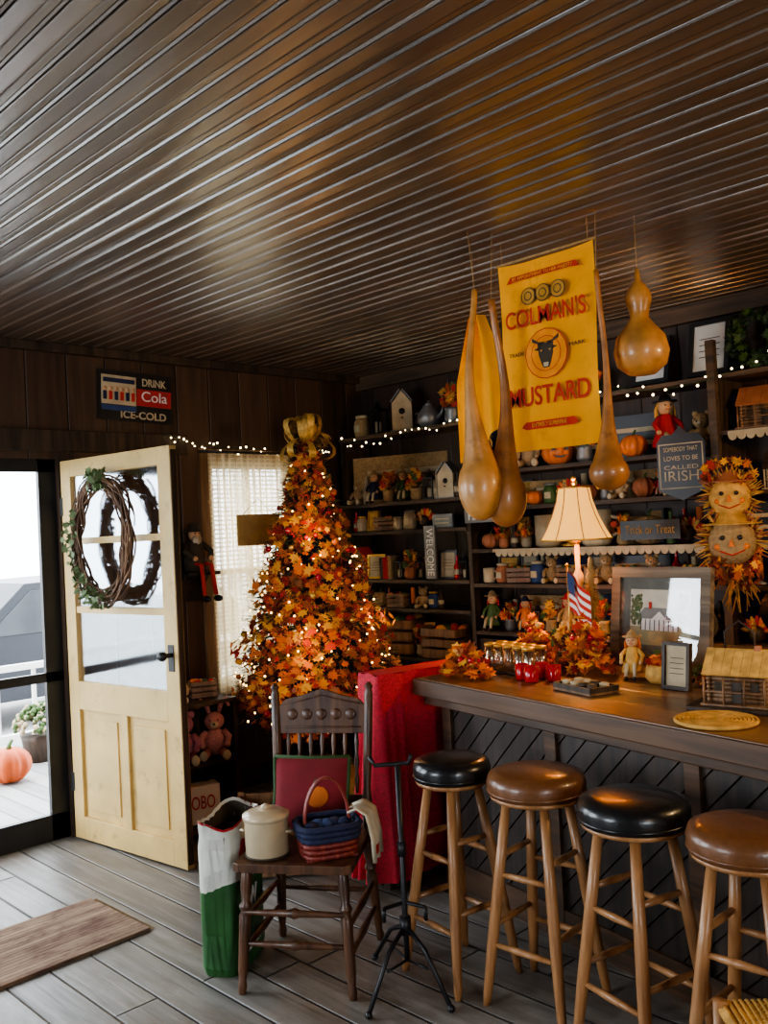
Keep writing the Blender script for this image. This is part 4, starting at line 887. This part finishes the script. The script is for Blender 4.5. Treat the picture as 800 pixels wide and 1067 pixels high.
text('lettering_5','TRADE',.07,.014,(-.14,y_,-.37),RF,darkprint,ban); text('lettering_6','MARK',.07,.014,(.14,y_,-.37),RF,darkprint,ban)
mb=MB()
def arc(cx,cz,r0,r1,a0,a1,mat,yy):
    n=16;vs=[];fs=[]
    for i in range(n+1):
        a=math.radians(a0+(a1-a0)*i/n); vs+=[(cx+r0*math.cos(a),yy,cz+r0*math.sin(a)),(cx+r1*math.cos(a),yy,cz+r1*math.sin(a))]
    for i in range(n): fs.append((2*i,2*i+1,2*i+3,2*i+2))
    mb.add(vs,fs,mat)
mb.prism([(-.17,-.085),(-.15,-.06),(.15,-.06),(.17,-.085),(.15,-.085),(.13,-.08),(-.13,-.08),(-.15,-.085)],.001,redprint,Matrix.Translation((0,y_-.001,0)))
mb.prism([(-.13,-.66),(-.11,-.64),(.11,-.64),(.13,-.66),(.11,-.67),(-.11,-.67)],.001,redprint,Matrix.Translation((0,y_-.001,0)))
bgold=pbr('banner_ochre',(.50,.24,.03),.8)
for x in (-.07,0,.07):
    for r0,r1,m in ((0,.034,darkprint),(0,.030,bgold),(0,.018,darkprint),(0,.014,bgold)):
        y_-=.0006; arc(x,-.15,r0,r1,0,360,m,y_)
y_=-.0145
arc(0,-.385,0,.098,0,360,redprint,y_); arc(0,-.385,0,.094,0,360,pbr('banner_orange',(.80,.26,.01),.8),y_-.0007); arc(0,-.385,.066,.069,0,360,redprint,y_-.0014)
for sx in(-1,1):
    mb.prism([(sx*.02,-.35),(sx*.06,-.335),(sx*.062,-.318),(sx*.03,-.338),(sx*.0,-.34)],.0008,darkprint,Matrix.Translation((0,y_-.003,0)))
    mb.prism([(sx*.03,-.358),(sx*.055,-.365),(sx*.03,-.372)],.0008,darkprint,Matrix.Translation((0,y_-.003,0)))
mb.prism([(-.036,-.345),(.036,-.345),(.032,-.39),(.02,-.425),(.012,-.44),(-.012,-.44),(-.02,-.425),(-.032,-.39)],.0008,darkprint,Matrix.Translation((0,y_-.003,0)))
mb.prism([(-.012,-.42),(.012,-.42),(.010,-.436),(-.010,-.436)],.0008,offwhite,Matrix.Translation((0,y_-.0042,0)))
for sx in(-1,1): mb.prism([(sx*.02-.005,-.37),(sx*.02+.005,-.37),(sx*.02,-.378)],.0008,gold,Matrix.Translation((0,y_-.0042,0)))
mb.make('printed_emblems',parent=ban)
mb=MB(); mb.tube([(-.23,0,.004),(.23,0,.004)],.005,burlap)
for x in(-.2,.2): mb.tube([(x,0,.0),(x,0,.09)],.0015,burlap,4)
mb.make('hanging_rod',parent=ban)
mb=MB(); vs=[];fs=[]
for j in range(17):
    for i in range(25):
        u=i/24;v=j/16; vs.append(((u-.5)*(.24*(.30+.70*min(1,v*2.2))),.022*math.sin(u*14)*(1-.3*v),-v*(.60-.14*u)))
for j in range(16):
    for i in range(24): a=j*25+i; fs.append((a,a+25,a+26,a+1))
mb.add(vs,fs,yellow,True); mb.tube([(0,0,0),(0,0,.26)],.002,burlap,4); mb.make('folded_yellow_cloth',(2.93,2.37,2.46),-math.pi/2)
def gourd(name,x,y,ztop,zb,R,neck,mat,bl=1.25,hook=0,ex_=3.2):
    mb=MB(); L_=ztop-zb; pts=[];rr=[]
    for i in range(13):
        t=i/12; th=t*math.pi*.72; pts.append((0,0,-L_-R*bl*math.cos(th))); rr.append(max(.003,R*math.sin(th)))
    z1=pts[-1][2]; r1=rr[-1]
    for i in range(1,21):
        t=i/20; z=z1+(0-z1)*t; r=neck+(r1-neck)*math.exp(-t*ex_*(1+t)); pts.append((hook*math.sin(t*math.pi)*.5+.5*hook*t*math.sin(t*5),0,z)); rr.append(r*(1-.3*t))
    mb.tube(pts,rr,mat,20); mb.tube([(pts[-1][0],0,-.01),(0,0,H-ztop)],.0018,burlap,4)
    return mb.make(name,(x,y,ztop))
gourd('dipper_gourd',2.70,2.20,2.50,1.745,.086,.016,gourdm,1.5,-.05); gourd('dipper_gourd',2.79,2.155,2.46,1.70,.082,.018,gourdd,1.4,.05)
gourd('dipper_gourd',2.90,1.765,2.50,1.765,.072,.013,gourdd,.9,.03,5)
mb=MB(); mb.lathe([(.002,-.105),(.05,-.098),(.090,-.065),(.102,-.015),(.090,.04),(.055,.082),(.034,.112),(.036,.14),(.048,.175),(.044,.205),(.026,.235),(.012,.25),(.008,.29),(.003,.30)],gourdm,seg=24); mb.tube([(0,0,.29),(0,0,H-2.225)],.0018,burlap,4); mb.make('bottle_gourd',(3.07,1.705,2.225))
mb=MB()
for k in range(220):
    a=ru(0,6.28); mb.leaf(((.11+ru(-.04,.04))*math.cos(a),ru(-.05,.02),(.11+ru(-.04,.04))*math.sin(a)),ru(.03,.06),green if k%4 else dgreen,rm4(ru(0,6),ru(0,6),ru(0,6)))
mb.make('greenery_wreath',(4.50,1.87,2.46),-math.pi/2)
# ------------------------------------------------------------------ pendant lamps outside the frame, unseen, put in for warm light
def added_pendant(x,y,z,pw):
    mb=MB(); mb.tube([(0,0,.12),(0,0,H-z)],.004,black,5); mb.lathe([(.14,0),(.12,.05),(.05,.11),(.02,.13)],offwhite,seg=24); mb.sph((0,0,.03),.035,warmbulb); mb.make('added_pendant_lamp',(x,y,z))
    l=bpy.data.lights.new('added_pendant_light','POINT'); l.energy=pw; l.color=(1,.66,.33); l.shadow_soft_size=.06; o=bpy.data.objects.new('added_pendant_light',l); COL.objects.link(o); o.location=(x,y,z-.06)
added_pendant(3.5,.1,2.15,75); added_pendant(.9,-1.2,2.2,35)
def pl(name,loc,e,c,r=.05):
    l=bpy.data.lights.new(name,'POINT'); l.energy=e; l.color=c; l.shadow_soft_size=r; o=bpy.data.objects.new(name,l); COL.objects.link(o); o.location=loc
p=BP(.14,.87); pl('table_lamp_bulb',(p[0],p[1],BZ+.70),32,(1,.54,.18),.04)
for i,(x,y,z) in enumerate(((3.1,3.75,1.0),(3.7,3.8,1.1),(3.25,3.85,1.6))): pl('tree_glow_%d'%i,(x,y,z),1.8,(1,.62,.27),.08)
# ------------------------------------------------------------------ daylight
w=bpy.data.worlds.new('overcast_sky'); bpy.context.scene.world=w; w.use_nodes=True; bg=w.node_tree.nodes['Background']; bg.inputs[0].default_value=(.84,.92,1,1); bg.inputs[1].default_value=17.0
def area(name,loc,rot,sx,sy):
    l=bpy.data.lights.new(name,'AREA'); l.shape='RECTANGLE'; l.size=sx; l.size_y=sy; l.cycles.is_portal=True
    o=bpy.data.objects.new(name,l); COL.objects.link(o); o.location=loc; o.rotation_euler=rot
hp=math.pi/2
area('portal_1',((DX0+DX1)/2,D+.09,1.04),(-hp,0,0),.92,2.08)
area('portal_2',((WX0+WX1)/2,D+.09,1.38),(-hp,0,0),.64,1.4)
area('portal_3',(X0-.09,3.1,1.5),(0,-hp,0),1.6,1.8)
area('portal_4',(-.5,Y0-.09,1.45),(hp,0,0),1.4,1.5)
area('portal_5',(.1,D+.09,1.475),(-hp,0,0),1.6,1.55)
# ------------------------------------------------------------------ camera
a=math.radians(44.7); h=1.6; f=950.0
F=Vector((math.sin(a),math.cos(a),0)); R=Vector((math.cos(a),-math.sin(a),0)); U=Vector((0,0,1))
p=math.radians(1.1); F2=F*math.cos(p)+U*math.sin(p); U2=U*math.cos(p)-F*math.sin(p); r=.05
R3=R*math.cos(r)-U2*math.sin(r); U3=U2*math.cos(r)+R*math.sin(r)
cd=bpy.data.cameras.new('camera'); cam=bpy.data.objects.new('camera',cd); COL.objects.link(cam)
M=Matrix((R3,U3,-F2)).transposed().to_4x4(); M.translation=Vector((0,0,h)); cam.matrix_world=M
cd.sensor_fit='HORIZONTAL'; cd.sensor_width=36; cd.lens=36*f/800; cd.clip_start=.02
bpy.context.scene.camera=cam
